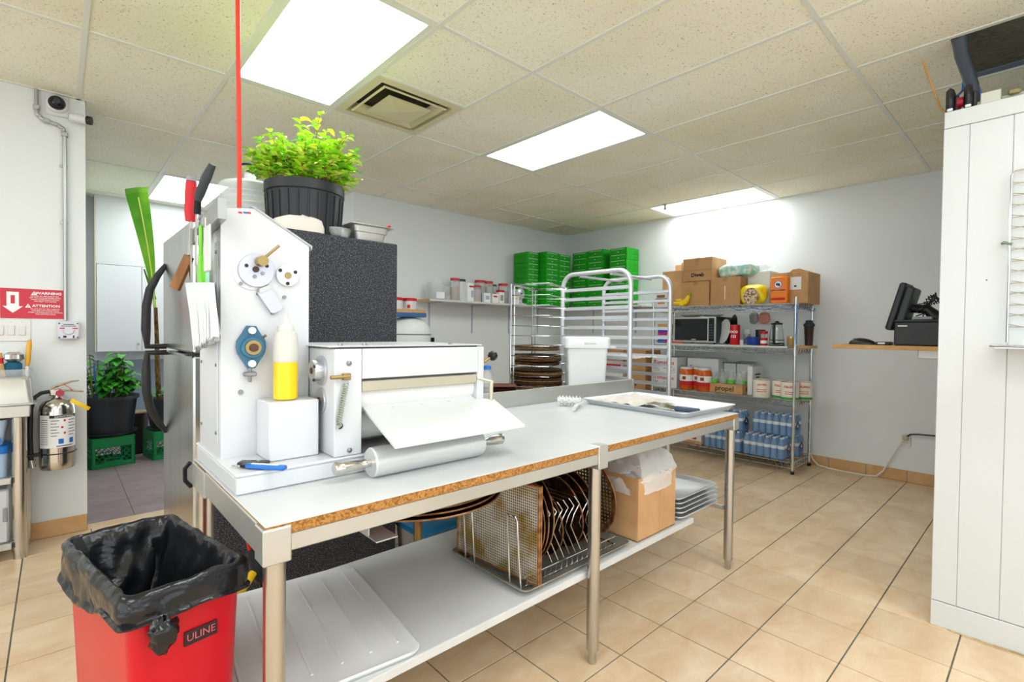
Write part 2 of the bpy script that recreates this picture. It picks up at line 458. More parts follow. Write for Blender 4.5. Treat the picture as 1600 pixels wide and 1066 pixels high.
# recessed ceiling lights
names = {(-3, 0): 'bright flush ceiling light panel nearest, above the potted basil', (0, 0): 'bright flush ceiling light panel in the middle, past the air vent',
         (4, 0): 'bright flush ceiling light panel farthest, against the wall over the wire shelving', (-3, 3): 'bright ceiling light panel in the back room over the white cabinet'}
for k, q in enumerate(sorted(lights-set(names))): names[q] = 'added ceiling light panel out of the picture behind the camera, '+('in the far left corner', 'over the left side table', 'by the added side window', 'by the added front window', 'straight above it', 'on the cooler side')[k]
for (i, j) in sorted(lights):
    x = GX+i*TX; y = GY+j*TY; x1 = min(x+TX, XR); 
    t = thing('ceiling_light', names[i, j], 'ceiling light', ((x+x1)/2, y+TY/2, CZ), group='recessed ceiling lights')
    fr = MB()
    e = .034
    a, b, c, d = x+.006, x1-.006, y+.006, y+TY-.006
    for q in ((a, b, c, c+e), (a, b, d-e, d), (a, a+e, c+e, d-e), (b-e, b, c+e, d-e)): fr.box(*q, CZ-.003, CZ+.012, .001)
    build('frame', fr, GRID, t, sm=None)
    build('diffuser', MB().box(a+e, b-e, c+e, d-e, CZ+.004, CZ+.010), LIGHT, t, sm=None)
    build('housing', MB().box(a+.01, b-.01, c+.01, d-.01, CZ+.03, CZ+.10), GRID, t, sm=None)
# square air diffuser
vx, vy = GX+vent[0]*TX, GY+TX
VENTM = mat('yellowed_vent', '#d6cca6', .5)
t = thing('air_vent', 'yellowed square ceiling air vent with nested pyramid louvres', 'vent', (vx+TX/2, vy+TX/2, CZ))
c = Vector((vx+TX/2, vy+TX/2, CZ))
def ring(mb, ro, zo, ri, zi, th=.003):
    for dz in (0, th):
        vs = [(c.x+sx*ro, c.y+sy*ro, zo+dz) for sx, sy in ((-1, -1), (1, -1), (1, 1), (-1, 1))]+[(c.x+sx*ri, c.y+sy*ri, zi+dz) for sx, sy in ((-1, -1), (1, -1), (1, 1), (-1, 1))]
        mb.add(vs, [(k, (k+1) % 4, 4+(k+1) % 4, 4+k) for k in range(4)])
h = TX/2-.006
q = MB(); ring(q, h, CZ-.005, h-.05, CZ-.008); ring(q, h-.05, CZ-.008, h-.06, CZ+.06); build('flange', q, VENTM, t, sm=None)
q = MB(); ring(q, .222, CZ-.010, .165, CZ+.030); ring(q, .222, CZ-.010, .212, CZ-.014); build('louvre', q, VENTM, t, sm=None)
q = MB(); ring(q, .150, CZ-.016, .0, CZ-.028); build('louvre', q, VENTM, t, sm=None)
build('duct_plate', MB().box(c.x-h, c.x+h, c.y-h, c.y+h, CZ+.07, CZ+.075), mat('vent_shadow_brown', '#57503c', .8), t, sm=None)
# opening above the cooler: dark duct wrapped in insulation, pipe and blue cables
INSUL = mat('black_insulation', '#6e6a58', .8, col2='#3b392f', nscale=30, stretch=(6, 1, 1), bump=.5)
hx0, hx1 = GX+1*TX+.01, GX+2*TX+.01
t = thing('insulated_duct', 'black insulated duct showing through the open ceiling tile over the cooler', 'duct', (3.45, -.1, CZ+.02))
build('insulation', MB().box(3.17, 3.765, -.47, .345, CZ+.012, CZ+.14, .012), INSUL, t)
q = MB()
build('edging', MB().box(3.160, 3.172, -.45, .34, CZ+.005, CZ+.03), mat('slate_blue_metal', '#5b667a', .5), t)
build('edging', MB().box(3.70, 3.75, -.45, .34, CZ+.004, CZ+.014), mat('slate_blue_metal', '#5b667a', .5), t)
q = MB().tube([(3.19, .335, CZ+.01), (3.25, .33, CZ-.06), (3.38, .30, CZ-.17), (3.42, .29, CZ-.36), (3.42, .29, CZ-.43)], .027, 12)
solo('flexible_conduit', q, mat('grey_conduit', '#4d5460', .4), 'thick dark grey conduit bending from the ceiling hole to the cooler roof', 'conduit', (3.42, .29, CZ-.43))
q = MB().tube([(3.24, .345, CZ+.02), (3.42, .335, CZ-.10), (3.45, .34, CZ-.16), (3.3, .36, CZ-.25), (3.1, .335, CZ-.36), (3.06, .325, CZ-.42)], .006, 6)
solo('data_cable', q, BLUEP, 'thin blue data cable looping down from the ceiling hole', 'cable', (3.06, .325, CZ-.42))
q = MB().tube([(3.45, .355, CZ-.02), (3.53, .30, CZ-.1), (3.56, .27, CZ-.2), (3.55, .25, CZ-.42)], .008, 6)
solo('data_cable', q, BLUEP, 'blue data cable running beside the thick grey conduit', 'cable', (3.55, .25, CZ-.42))
# ================================================================== walk-in cooler on the right
CX, CY, CH = 2.923, .348, 2.305
COOL = mat('cooler_panel_white', '#cfd3d3', .35, bump=.05, nscale=18)
t = thing('walk_in_cooler', 'white panelled walk-in cooler box on the right', 'cooler', (3.9, -.8, 0))
build('core', MB().box(CX+.03, XR-.02, -2.4, CY-.03, .02, CH-.004), COOL, t, sm=None)
ys = [CY, .262, .127, -.45, -1.05, -1.65, -2.4]
for a, b in zip(ys, ys[1:]):
    build('panel', MB().box(CX, CX+.03, b+.0004, a-.0004, .115, CH-.075, .002), COOL, t, sm=None)
ys2 = [CY, -1.05, -2.4]
for a, b in zip(ys2, ys2[1:]): build('header_panel', MB().box(CX-.001, CX+.03, b+.001, a-.001, CH-.073, CH, .002), COOL, t, sm=None)
build('kick_plate', MB().box(CX-.003, CX+.03, -2.4, CY, .0, .112, .002), COOL, t, sm=None)
xs = [CX+.03, 3.85, 4.75, XR-.02]
for a, b in zip(xs, xs[1:]): build('panel', MB().box(a+.001, b-.001, CY-.03, CY, .01, CH-.005, .002), COOL, t, sm=None)
build('floor_sealant', MB().box(CX-.012, CX-.002, -2.4, CY-.06, 0, .006, .002), mat('grubby_sealant', '#8a6a3a', .8, col2='#d8cba8', nscale=12), t)
for z, y in ((1.55, .195),): build('screw', MB().cyl((CX-.002, y, z), (CX+.002, y, z), .003, n=8), DGREY, t)
# gear on the cooler roof
def clamp(y, lab):
    t = thing('hinge_cam', lab, 'fitting', (CX+.07, y, CH), group='black cam fittings on the cooler roof')
    build('head', MB().box(CX+.02, CX+.12, y-.016, y+.012, CH+.004, CH+.115, .012), BLACK, t)
    build('arm', MB().box(CX+.05, CX+.15, y-.03, y-.014, CH+.0, CH+.085, .006), DGREY, t)
    build('lens', MB().box(CX+.017, CX+.022, y-.014, y+.006, CH+.008, CH+.02, .002), PAPER, t)
clamp(.336, 'black cam fitting on the outer corner of the cooler roof')
clamp(.276, 'black cam fitting on the cooler roof between the red valve and the steel channel')
q = MB().cyl((CX+.06, .312, CH), (CX+.06, .312, CH+.06), .008); q.cyl((CX+.06, .312, CH+.05), (CX+.06, .29, CH+.05), .022, n=16)
solo('red_valve', q, mat('red_metal', '#a3122f', .4), 'small red valve handle on the cooler roof between black fittings', 'valve', (CX+.06, .312, CH))
t = thing('steel_channel', 'grey galvanised channel lying along the cooler roof edge', 'channel', (CX+.1, 0, CH))
q = MB().box(CX+.06, CX+.14, -.6, .265, CH, CH+.035, .003); build('channel', q, mat('galvanised', '#b3b8ad', .5, .3), t)
build('bracket_plate', MB().box(CX+.045, CX+.058, .17, .235, CH+.0, CH+.062, .002), mat('plate_zinc', '#c4c6bc', .4, .5), t)
build('conduit_clip', MB().box(CX+.03, CX+.045, .11, .15, CH+.02, CH+.045, .006), mat('olive_metal', '#8d8560', .5, .5), t)
q = MB().tube([(3.0, .44, 2.60), (3.005, .372, 2.36), (3.006, .345, CH+.01)], .004, 6)
solo('wooden_dowel', q, mat('dowel', '#b98a45', .6), 'thin wooden dowel leaning up behind the cooler corner', 'stick', (3.006, .345, CH+.01))
# wire basket rack hung on the cooler wall
t = thing('wire_wall_rack', 'chrome zigzag wire rack hanging on the cooler panel', 'rack', (CX-.03, 0, 1.27))
xw = CX-.02
fr = MB().tube([(xw, .128, 1.285), (xw, .128, 1.975), (xw, .118, 1.99), (xw, -.35, 1.99), (xw, -.36, 1.975), (xw, -.36, 1.285)], .004, 8)
build('frame', fr, CHROME, t)
for k in range(14):
    z = 1.35+k*.045
    build('wire', MB().tube([(xw, .128, z), (xw-.003, -.02, z+(.02 if k % 2 else -.0)), (xw, -.17, z+.02), (xw-.003, -.36, z)], .0022, 6), CHROME, t)
    build('wire', MB().tube([(xw+.002, .128, z+.012), (xw+.004, .05, z-.008), (xw, -.36, z+.01)], .0016, 6), CHROME, t)
q = MB()
q.box(CX-.16, CX-.002, -.36, .158, 1.262, 1.267, .001); q.tube([(CX-.005, .168, 1.272), (CX-.16, .168, 1.272), (CX-.165, .16, 1.272), (CX-.165, -.36, 1.272)], .005, 8)
build('ledge', q, CHROME, t)
build('hook', MB().tube([(CX-.002, .15, 1.70), (CX-.03, .145, 1.70), (CX-.03, .12, 1.69)], .006, 8), mat('tarnished_brass', '#7f8d7a', .5, .5), t)
# ================================================================== left wall fittings
t = thing('dome_camera', 'round white dome camera with black lens on the left wall', 'camera', (.005, YD, 2.672))
q = MB().box(-.045, .062, YD-.012, YD-.001, 2.60, 2.735, .006); build('mount_plate', q, WPLAST, t)
My = Matrix.Rotation(R(90), 4, 'X')
build('housing', MB().lathe([(.055, 0), (.055, .012), (.048, .024), (.04, .028)], (.008, YD-.011, 2.672), 28, My), WPLAST, t)
build('lens_dome', MB().lathe([(.042, 0), (.04, .014), (.032, .03), (.018, .04), (.004, .044)], (.008, YD-.036, 2.672), 28, My), mat('smoked_dome', '#141519', .08), t)
build('lens', MB().lathe([(.016, 0), (.016, .01), (.004, .012)], (.008, YD-.078, 2.672), 16, My), DGREY, t)
t = thing('bullet_camera', 'small white bullet camera pointing past the wall corner', 'camera', (.09, YD-.05, 2.60))
build('body', MB().cyl((.07, YD-.05, 2.60), (.145, YD-.08, 2.595), .026, n=20), WPLAST, t)
build('lens_ring', MB().cyl((.145, YD-.08, 2.595), (.168, YD-.088, 2.593), .026, n=20), BLACK, t)
build('bracket', MB().cyl((.085, YD-.001, 2.60), (.085, YD-.05, 2.60), .012), WPLAST, t)
CONDM = mat('zinc_conduit', '#b9bcbc', .35, .8)
t = thing('electrical_conduit', 'metal electrical conduit running down the left wall to the grey box', 'conduit', (.042, YD-.02, 1.34))
build('pipe', MB().cyl((.042, YD-.016, 1.345), (.042, YD-.016, 2.50), .0105, n=12), CONDM, t)
build('pipe', MB().cyl((-.083, YD-.016, 2.735), (-.083, YD-.016, 2.62), .0105, n=12), CONDM, t)
pts = [(-.083, YD-.016, 2.62), (-.08, YD-.018, 2.585), (-.06, YD-.02, 2.562), (-.02, YD-.02, 2.55), (.01, YD-.02, 2.545), (.035, YD-.018, 2.53), (.042, YD-.016, 2.50)]
pp = []
for a, b in zip(pts, pts[1:]):
    for k in range(6): pp.append(tuple(Vector(a).lerp(Vector(b), k/6)))
build('flexible_section', MB().tube(pp, [.0125 if k % 2 else .0105 for k in range(len(pp))], 10), CONDM, t)
for p in ((-.083, YD-.016, 2.625), (.042, YD-.016, 2.495), (-.04, YD-.02, 2.555)): build('coupling', MB().box(p[0]-.016, p[0]+.016, p[1]-.014, p[1]+.014, p[2]-.014, p[2]+.014, .004), CONDM, t)
for z in (1.95, 2.3): build('strap', MB().box(.018, .056, YD-.012, YD-.001, z-.008, z+.008, .002), CONDM, t)
t = thing('suppression_pull_box', 'square grey-white pull box with a red arrowed label below the conduit', 'pull box', (.055, YD, 1.283))
build('box', MB().box(.002, .107, YD-.045, YD-.001, 1.228, 1.338, .006), mat('pale_lilac_box', '#d5d6e2', .4), t)
q = MB().tube(arc((.055, YD-.046, 1.285), .026, R(180), R(360), 12), .003, 6); build('ring_handle', q, STEEL, t)
q = MB()
for sx in (-1, 1): q.box(.055+sx*.03-.012, .055+sx*.03+.012, YD-.0475, YD-.045, 1.293, 1.299)
build('arrow_print', q, REDP, t)
q = MB()
for x in (.012, .097):
    for z in (1.24, 1.326): q.cyl((x, YD-.048, z), (x, YD-.044, z), .004, n=8)
q.box(.03, .08, YD-.0463, YD-.0448, 1.318, 1.322); q.box(.02, .09, YD-.0463, YD-.0448, 1.308, 1.312); q.box(.03, .045, YD-.0463, YD-.0448, 1.238, 1.25); q.box(.075, .082, YD-.0463, YD-.0448, 1.236, 1.252)
build('screws_and_print', q, INK, t)
t = thing('warning_sign', 'red fire warning sign in English and French on the left wall', 'sign', (-.1, YD, 1.44))
SIGN = mat('sign_red', '#c7142f', .25)
build('plate', MB().box(-.244, .034, YD-.004, YD-.0005, 1.353, 1.531, .0015), SIGN, t)
y = YD-.0045
q = MB().prism([(-.217, 1.51), (-.165, 1.51), (-.165, 1.425), (-.148, 1.425), (-.191, 1.385), (-.234, 1.425), (-.217, 1.425)], 'Y', y-.0008, y+.0006)
build('arrow', q, PAPER, t); build('arrow_flame', MB().box(-.2, -.182, y-.0016, y-.0006, 1.44, 1.49, .0004), SIGN, t)
for (x, z) in ((-.10, 1.507), (-.126, 1.43)):
    build('warning_triangle', MB().prism([(x-.013, z-.012), (x+.013, z-.012), (x, z+.012)], 'Y', y-.0008, y), PAPER, t)
    build('exclamation', MB().box(x-.0015, x+.0015, y-.0014, y-.0007, z-.008, z+.005), SIGN, t)
text('lettering', 'WARNING', .021, PAPER, t, (-.035, y, 1.507), FRONT_Y, sx=1.15, bold=.0006)
text('lettering', 'ATTENTION', .021, PAPER, t, (-.046, y, 1.43), FRONT_Y, sx=1.05, bold=.0006)
for k, s in enumerate(('IN CASE OF APPLIANCE FIRE,', 'USE THIS EXTINGUISHER AFTER', 'FIXED SUPPRESSION SYSTEM', 'HAS BEEN ACTUATED')):
    text('lettering', s, .0105, PAPER, t, (-.05, y, 1.489-k*.0105), FRONT_Y, sx=.95)
for k, s in enumerate(('EN CAS DE FEU DE CUISSON,', 'UTILISER CET EXTINCTEUR', "APRES L'ACTIVATION DU SYSTEME", 'FIXE D\'EXTINCTION')):
    text('lettering', s, .0105, PAPER, t, (-.05, y, 1.411-k*.0105), FRONT_Y, sx=.95)
t = thing('light_switch', 'white triple rocker light switch plate under the red sign', 'switch', (-.17, YD, 1.28))
build('plate', MB().box(-.30, -.115, YD-.006, YD-.0005, 1.215, 1.345, .003), mat('switch_plate', '#dfe0dd', .4), t)
for k in range(3):
    x = -.245+k*.046
    build('rocker', MB().box(x-.015, x+.015, YD-.013, YD-.005, 1.252, 1.31, .002), WPLAST, t)
    build('screw', MB().cyl((x, YD-.008, 1.33), (x, YD-.005, 1.33), .0035, n=8), STEEL, t)
# fire extinguisher
ex, ey = 0.001, YD-.115
t = thing('fire_extinguisher', 'stainless fire extinguisher with black hose hung on the left wall', 'fire extinguisher', (ex, ey, .45))
build('cylinder', MB().lathe([(.06, .447), (.078, .452), (.0835, .47), (.084, .50), (.084, .80), (.08, .83), (.066, .857), (.04, .873), (.022, .878), (.02, .892)], (ex, ey, 0), 36), STEEL2, t)
lab = MB(); na, nb = 20, 2
lab.sheet(lambda u, v: (ex+.0852*math.cos(R(205)+u*R(135)), ey+.0852*math.sin(R(205)+u*R(135)), .585+v*.195), 22, 2)
lb = build('label', lab, PAPER, t)
def on_cyl(u, z, r=.0858): a = R(205)+u*R(135); return (ex+r*math.cos(a), ey+r*math.sin(a), z)
def cyl_patch(name, u0, u1, z0, z1, m, par):
    q = MB().sheet(lambda u, v: on_cyl(u0+(u1-u0)*u, z0+(z1-z0)*v), 8, 2); return build(name, q, m, par)
cyl_patch('header_print', .3, .97, .762, .779, INK, lb)
q = MB()
for k in range(6):
    for (a, b) in ((.33, .52), (.74, .95)): 
        z = .745-k*.018; q.sheet(lambda u, v: on_cyl(a+(b-a-.05*(k % 2))*u, z+.004*v), 4, 2)
for k in range(14): 
    z = .75-k*.011; q.sheet(lambda u, v: on_cyl(.04+.22*u, z+.003*v), 4, 2)
q.sheet(lambda u, v: on_cyl(.45+.4*u, .592+.006*v), 6, 2)
o = build('instruction_print', q, mat('grey_print', '#55585c', .7), lb); o['kind'] = 'stuff'
q = MB()
for (u0, z) in ((.62, .74), (.56, .70), (.62, .665)): q.sheet(lambda u, v: on_cyl(u0+.05*u, z+.012*v), 3, 2)
build('picture_print', q, REDP, lb)
for u0 in (.5, .76): cyl_patch('picture_print', u0, u0+.12, .608, .638, BLUEP, lb)
text('header_lettering', 'INSTRUCTIONS', .013, PAPER, lb, tuple(Vector(on_cyl(.63, .770, .0868))), (R(90), 0, R(20)))
build('valve_head', MB().box(ex-.035, ex+.02, ey-.016, ey+.016, .888, .93, .006), STEEL2, t)
build('pressure_gauge', MB().cyl((ex+.012, ey-.014, .905), (ex+.012, ey-.03, .905), .02, n=20), mat('gauge_red', '#b23a48', .3), t)
q = MB().tube([(ex-.03, ey, .935), (ex+.02, ey, .955), (ex+.07, ey, .972), (ex+.1, ey, .973)], [.008, .008, .006, .005], 8); build('carry_lever', q, STEEL2, t)
q = MB().tube([(ex-.01, ey, .918), (ex+.05, ey, .918), (ex+.12, ey, .905)], [.008, .007, .005], 8); build('carry_handle', q, STEEL2, t)
build('safety_pin', MB().tube([(ex+.03, ey-.01, .955), (ex+.06, ey-.015, .93), (ex+.07, ey-.012, .915)], .002, 6), REDP, t)
q = MB().tube([(ex-.035, ey, .915), (ex-.07, ey-.01, .91), (ex-.1, ey-.02, .885), (ex-.115, ey-.03, .82), (ex-.118, ey-.03, .65), (ex-.115, ey-.03, .52)], .0115, 12); build('hose', q, BLACK, t)
build('nozzle', MB().cyl((ex-.115, ey-.03, .52), (ex-.108, ey-.03, .475), .011, .015, 12), STEEL2, t)
q = MB().tube([(ex+.0865*math.cos(a), ey+.0865*math.sin(a), .548) for a in [2*math.pi*k/32 for k in range(32)]], .0035, 6, closed=True)
q.box(ex-.135, ex-.07, ey-.045, ey-.015, .538, .558, .004); build('hose_strap', q, BLACK, t)
build('wall_hook', MB().box(ex-.02, ex+.02, ey+.02, YD-.001, .80, .90, .003), BLKMET, t)
q = MB().sheet(lambda u, v: (ex+.055+.085*u+.012*v, ey-.06-.012*math.sin(u*3), .852-.06*u+.022*v-.004*u*v), 8, 3); build('inspection_tag', q, YELLOW, t)
# ================================================================== back room
FY = 7.02
struct('wall_soffit', MB().box(.318, XB, FY, YB, 1.995, CZ+.2), WALL)
t = thing('wall_cabinet', 'white two-door wall cabinet in the back room', 'cabinet', (.71, FY+.15, 1.03))
CABW = mat('cabinet_white', '#e4e7ea', .35)
build('body', MB().box(.318, 1.52, FY+.02, YB-.001, 1.03, 1.993), CABW, t, sm=None)
for k, (a, b, hx) in enumerate(((.322, .714, .68), (.72, 1.112, .755), (1.118, 1.51, 1.47))):
    d = build('door', MB().box(a, b, FY, FY+.019, 1.035, 1.99, .002), CABW, t, sm=None)
    build('knob', MB().lathe([(.006, 0), (.006, .012), (.013, .018), (.013, .024), (.004, .028)], (hx, FY, 1.12), 12, My), STEEL, d)
build('end_trim', MB().box(.306, .317, FY-.002, YB-.001, 1.03, CZ), mat('cream_trim', '#d9d3b8', .5), t, sm=None)
t = thing('wall_panel', 'blue-grey splash panel on the back room wall under the cabinet', 'panel', (1.0, YB-.01, .0))
build('board', MB().box(.3, 1.9, YB-.02, YB-.001, .02, .93, .003), mat('blue_grey_panel', '#8a97a8', .5), t)
# green crates
def crate(name, label, loc, rz, w=.33, d=.33, h=.28):
    t = thing(name, label, 'crate', loc, rz, group='green plastic crates under the pots')
    b = MB().box(-w/2+.006, w/2-.006, -d/2+.006, d/2-.006, .004, .012); build('bottom', b, GREENC, t, local=True)
    inner = MB()
    for sx, sy, a in ((0, -1, 0), (0, 1, 0), (-1, 0, 1), (1, 0, 1)):
        q = MB(); L = (w if a == 0 else d)
        def bx(u0, u1, z0, z1, th=.006, o=0):
            if a == 0: y = sy*(d/2-.006+o); q.box(u0, u1, y-th, y+th, z0, z1, .0015)
            else: x = sx*(w/2-.006+o); q.box(x-th, x+th, u0, u1, z0, z1, .0015)
        bx(-L/2, L/2, 0, .045); bx(-L/2, L/2, .185, h)
        bx(-L/2, -L/2+.03, .045, .185); bx(L/2-.03, L/2, .045, .185)
        bx(-L/2, L/2, .014, .020, .008); bx(-L/2, L/2, h-.012, h-.004, .009); bx(-L/2, L/2, .19, .196, .008)
        bx(-.07, .07, .045, .058); bx(-.07, -.06, .045, .085); bx(.06, .07, .045, .085); bx(-.07, .07, .078, .085)
        n = 6
        for k in range(-3, n+1):
            for s in (1, -1):
                u0 = -L/2+.03+(k)*(L-.06)/n; pts = []
                for m in range(9):
                    z = .05+m*.135/8; u = u0+s*(z-.05)*.9+(.06 if s < 0 else 0)
                    if abs(u) <= L/2-.02: pts.append((u, sy*(d/2-.006), z) if a == 0 else (sx*(w/2-.006), u, z))
                if len(pts) > 1: q.tube([pts[0], pts[-1]], .0028, 4)
        build('side', q, GREENC, t, local=True, sm=None)
    return t
crate('milk_crate', 'green plastic milk crate under the wide black planter', (.36, 6.07, 0), R(10))
crate('milk_crate', 'green plastic milk crate half hidden by the fridge handle', (.83, 6.12, 0), R(8))
LEAFM = mat('dark_green_leaf', '#2f8f2c', .4, col2='#57b93a', nscale=9)
LEAFY = mat('bright_basil_leaf', '#cdf53c', .45, col2='#9fe628', nscale=12, thr=(.35, .6))
LEAFP = mat('yellow_green_leaf', '#eefa70', .45)
STEMM = mat('plant_stem', '#6d7f2c', .6)
POTM = mat('black_pot_plastic', '#26282d', .45)
def leaf(q, p, d, L, W, droop=.3, n=4, fold=.25):
    d = Vector(d).normalized(); s = d.cross(Vector((0, 0, 1)))
    s = s.normalized() if s.length > .01 else Vector((1, 0, 0))
    upv = s.cross(d)
    v = []; f = []
    for i in range(n+1):
        u = i/n; w = W*math.sin(math.pi*min(1, u*.9+.08))**.8*.5
        c = Vector(p)+d*(L*u)+Vector((0, 0, -droop*L*u*u))
        v += [c-s*w+upv*w*fold, c, c+s*w+upv*w*fold]
    for i in range(n):
        a = i*3; f += [(a, a+1, a+4, a+3), (a+1, a+2, a+5, a+4)]
    q.add(v, f)
def pot(t, c, r0, r1, z0, z1, ribs=0, rim=.012, m=None):
    n = 48
    q = MB()
    prof = [(r0, z0), (r1, z1-.03), (r1+rim, z1-.03), (r1+rim, z1), (r1-.004, z1), (r1-.02, z1-.05)]
    if ribs:
        q.lathe([(r0, z0), (r0+(r1-r0)*.9, z1-.045)], (c[0], c[1], 0), n, wob=.012)
        q.lathe([(r1, z1-.05), (r1+rim, z1-.045), (r1+rim, z1), (r1-.004, z1), (r1-.02, z1-.04)], (c[0], c[1], 0), n)
    else: q.lathe(prof, (c[0], c[1], 0), n)
    build('pot', q, m or POTM, t, sm=30)
    build('soil', MB().lathe([(r1-.015, z1-.04), (r1*.5, z1-.03), (.01, z1-.028)], (c[0], c[1], 0), 24), SOIL, t)
rng = random.Random(3)
c = (.372, 6.07)
t = thing('potted_plant', 'leafy green plant in a wide black planter in the back room', 'plant', (c[0], c[1], .282))
build('saucer', MB().lathe([(.17, .282), (.205, .30), (.21, .315), (.2, .315), (.175, .30)], (c[0], c[1], 0), 40), POTM, t)
pot(t, c, .172, .208, .303, .655, rim=.018)
st, lf = MB(), MB()
for k in range(26):
    a = rng.random()*6.28; r = rng.random()*.15; p0 = Vector((c[0]+r*math.cos(a), c[1]+r*math.sin(a)*.7, .62))
    hgt = .16+rng.random()*.28; tip = p0+Vector((math.cos(a)*.08*rng.random(), math.sin(a)*.05, hgt))
    st.tube([p0, p0.lerp(tip, .5)+Vector((.01, 0, 0)), tip], .004, 5)
    for m in range(9):
        u = .35+.65*m/8; b = rng.random()*6.28
        leaf(lf, p0.lerp(tip, u), (math.cos(b), math.sin(b), .25), .09+rng.random()*.05, .055+rng.random()*.025, .5)
lf.v = [(max(p[0], .155), p[1], p[2]) for p in lf.v]; build('stems', st, STEMM, t); o = build('foliage', lf, LEAFM, t); o['kind'] = 'stuff'
for k, (dx, dz, m) in enumerate(((-.1, .95, BLUEP), (-.13, 1.05, STEMM), (-.085, .9, STEMM))):
    build('stake', MB().tube([(c[0]+dx, 5.98, .62), (c[0]+dx-.02, 5.98, dz)], .006, 6), m, t)
c = (.83, 6.12)
t = thing('potted_palm', 'tall plant with a bare speckled trunk and one big leaf behind the fridge', 'plant', (c[0], c[1], .282))
build('saucer', MB().lathe([(.15, .282), (.175, .295), (.17, .3)], (c[0], c[1], 0), 32), POTM, t)
pot(t, c, .14, .185, .30, .60)
TRUNK = mat('speckled_trunk', '#8a6a34', .8, col2='#3b2a16', nscale=40, stretch=(1, 1, .5))
build('trunk', MB().tube([(.755, 6.05, .56), (.735, 6.0, .9), (.725, 5.95, 1.2), (.71, 5.9, 1.5)], [.024, .022, .019, .016], 10), TRUNK, t)
BANL = mat('glossy_big_leaf', '#3fae18', .3, col2='#8ad12c', nscale=3)
def bigleaf(u, v):
    P0, P1, P2 = Vector((.705, 5.9, 1.5)), Vector((.67, 5.85, 2.0)), Vector((.545, 5.78, 2.62))
    p = P0*(1-u)**2+P1*2*u*(1-u)+P2*u*u
    w = .012+.085*max(0, (u-.2)/.8)**.7
    if u > .93: p += Vector((.02, .1, .01))*((u-.93)/.07)**2
    s = (v-.5)*2
    return p+Vector((.9, -.15, .25))*w*s+Vector((0, .5, 0))*w*abs(s)*.6
build('leaf', MB().sheet(bigleaf, 22, 7), BANL, t)
build('leaf_rib', MB().tube([Vector(bigleaf(k/12, .5))+Vector((0, -.004, 0)) for k in range(12)], .005, 6), LEAFP, t)
build('leaf_stub', MB().tube([(.705, 5.9, 1.58), (.66, 5.88, 1.72), (.615, 5.86, 1.86)], [.014, .012, .006], 8), STEMM, t)
lf = MB()
for k in range(60):
    a = rng.random()*6.28; r = rng.random()*.15
    leaf(lf, (c[0]+r*math.cos(a), c[1]+r*math.sin(a), .58+rng.random()*.1), (math.cos(a), math.sin(a), .5), .08, .04, .4)
o = build('foliage', lf, LEAFM, t); o['kind'] = 'stuff'
t = thing('plastic_bucket', 'dark brown bucket on the floor between the two crates', 'bucket', (.60, 6.42, 0))
build('pail', MB().lathe([(.09, .0), (.11, .40), (.118, .40), (.118, .42), (.1, .42), (.09, .05)], (.60, 6.42, 0), 28), mat('dark_brown_plastic', '#2b2020', .5), t)
build('lid', MB().lathe([(.119, .421), (.119, .432), (.02, .436)], (.60, 6.42, 0), 28), mat('tan_lid', '#9a8a63', .6), t)
# ================================================================== steel side table at the far left
t = thing('steel_side_table', 'stainless steel side table cut off by the left edge', 'table', (-.8, 4.0, 0))
build('top', MB().box(-1.6, -.112, 3.86, 4.165, .80, .865, .004), STEEL, t)
for (x, y) in ((-.158, 3.915), (-.148, 4.12), (-1.5, 3.915), (-1.5, 4.12)):
    l = build('leg', MB().cyl((x, y, .04), (x, y, .80), .033, n=20), STEEL2, t)
    build('foot', MB().cyl((x, y, 0), (x, y, .05), .029, n=20), STEEL2, l)
for z in (.465, .10): build('shelf', MB().box(-1.58, -.19, 3.88, 4.15, z-.035, z, .003), STEEL, t)
t = thing('inverted_steel_pan', 'upturned rectangular steel pan on the left side table', 'pan', (-.25, 3.98, .866))
def frustum(x0, x1, y0, y1, z0, X0_, X1_, Y0_, Y1_, z1, mb=None):
    mb = mb or MB()
    v = [(x0, y0, z0), (x1, y0, z0), (x1, y1, z0), (x0, y1, z0), (X0_, Y0_, z1), (X1_, Y0_, z1), (X1_, Y1_, z1), (X0_, Y1_, z1)]
    return mb.add(v, [(0, 1, 2, 3), (4, 7, 6, 5), (0, 4, 5, 1), (1, 5, 6, 2), (2, 6, 7, 3), (3, 7, 4, 0)])
def rrect(x0, x1, y0, y1, r, n=5):
    out = []
    for cx, cy, a in ((x1-r, y1-r, 0), (x0+r, y1-r, 90), (x0+r, y0+r, 180), (x1-r, y0+r, 270)):
        for k in range(n+1): out.append((cx+r*math.cos(R(a+90*k/n)), cy+r*math.sin(R(a+90*k/n))))
    return out
def loft(loops, cap0=True, cap1=True, mb=None):
    mb = mb or MB(); n = len(loops[0]); v = [p for l in loops for p in l]; f = []
    for i in range(len(loops)-1):
        for k in range(n): f.append((i*n+k, i*n+(k+1) % n, (i+1)*n+(k+1) % n, (i+1)*n+k))
    if cap0: f.append(tuple(range(n)))
    if cap1: f.append(tuple(range((len(loops)-1)*n, len(loops)*n)))
    return mb.add(v, f)
def rl(x0, x1, y0, y1, r, z): return [(a, b, z) for a, b in rrect(x0, x1, y0, y1, r)]
build('shell', loft([rl(-.42, -.085, 3.87, 4.03, .02, .867), rl(-.42, -.085, 3.87, 4.03, .02, .874), rl(-.405, -.1, 3.885, 4.015, .02, .876), rl(-.395, -.11, 3.893, 4.007, .03, 1.005), rl(-.38, -.125, 3.905, 3.995, .03, 1.018)]), STEEL, t)
t = thing('utensil_caddy', 'clear plastic caddy behind the upturned pan on the left side table', 'container', (-.25, 4.1, .866))
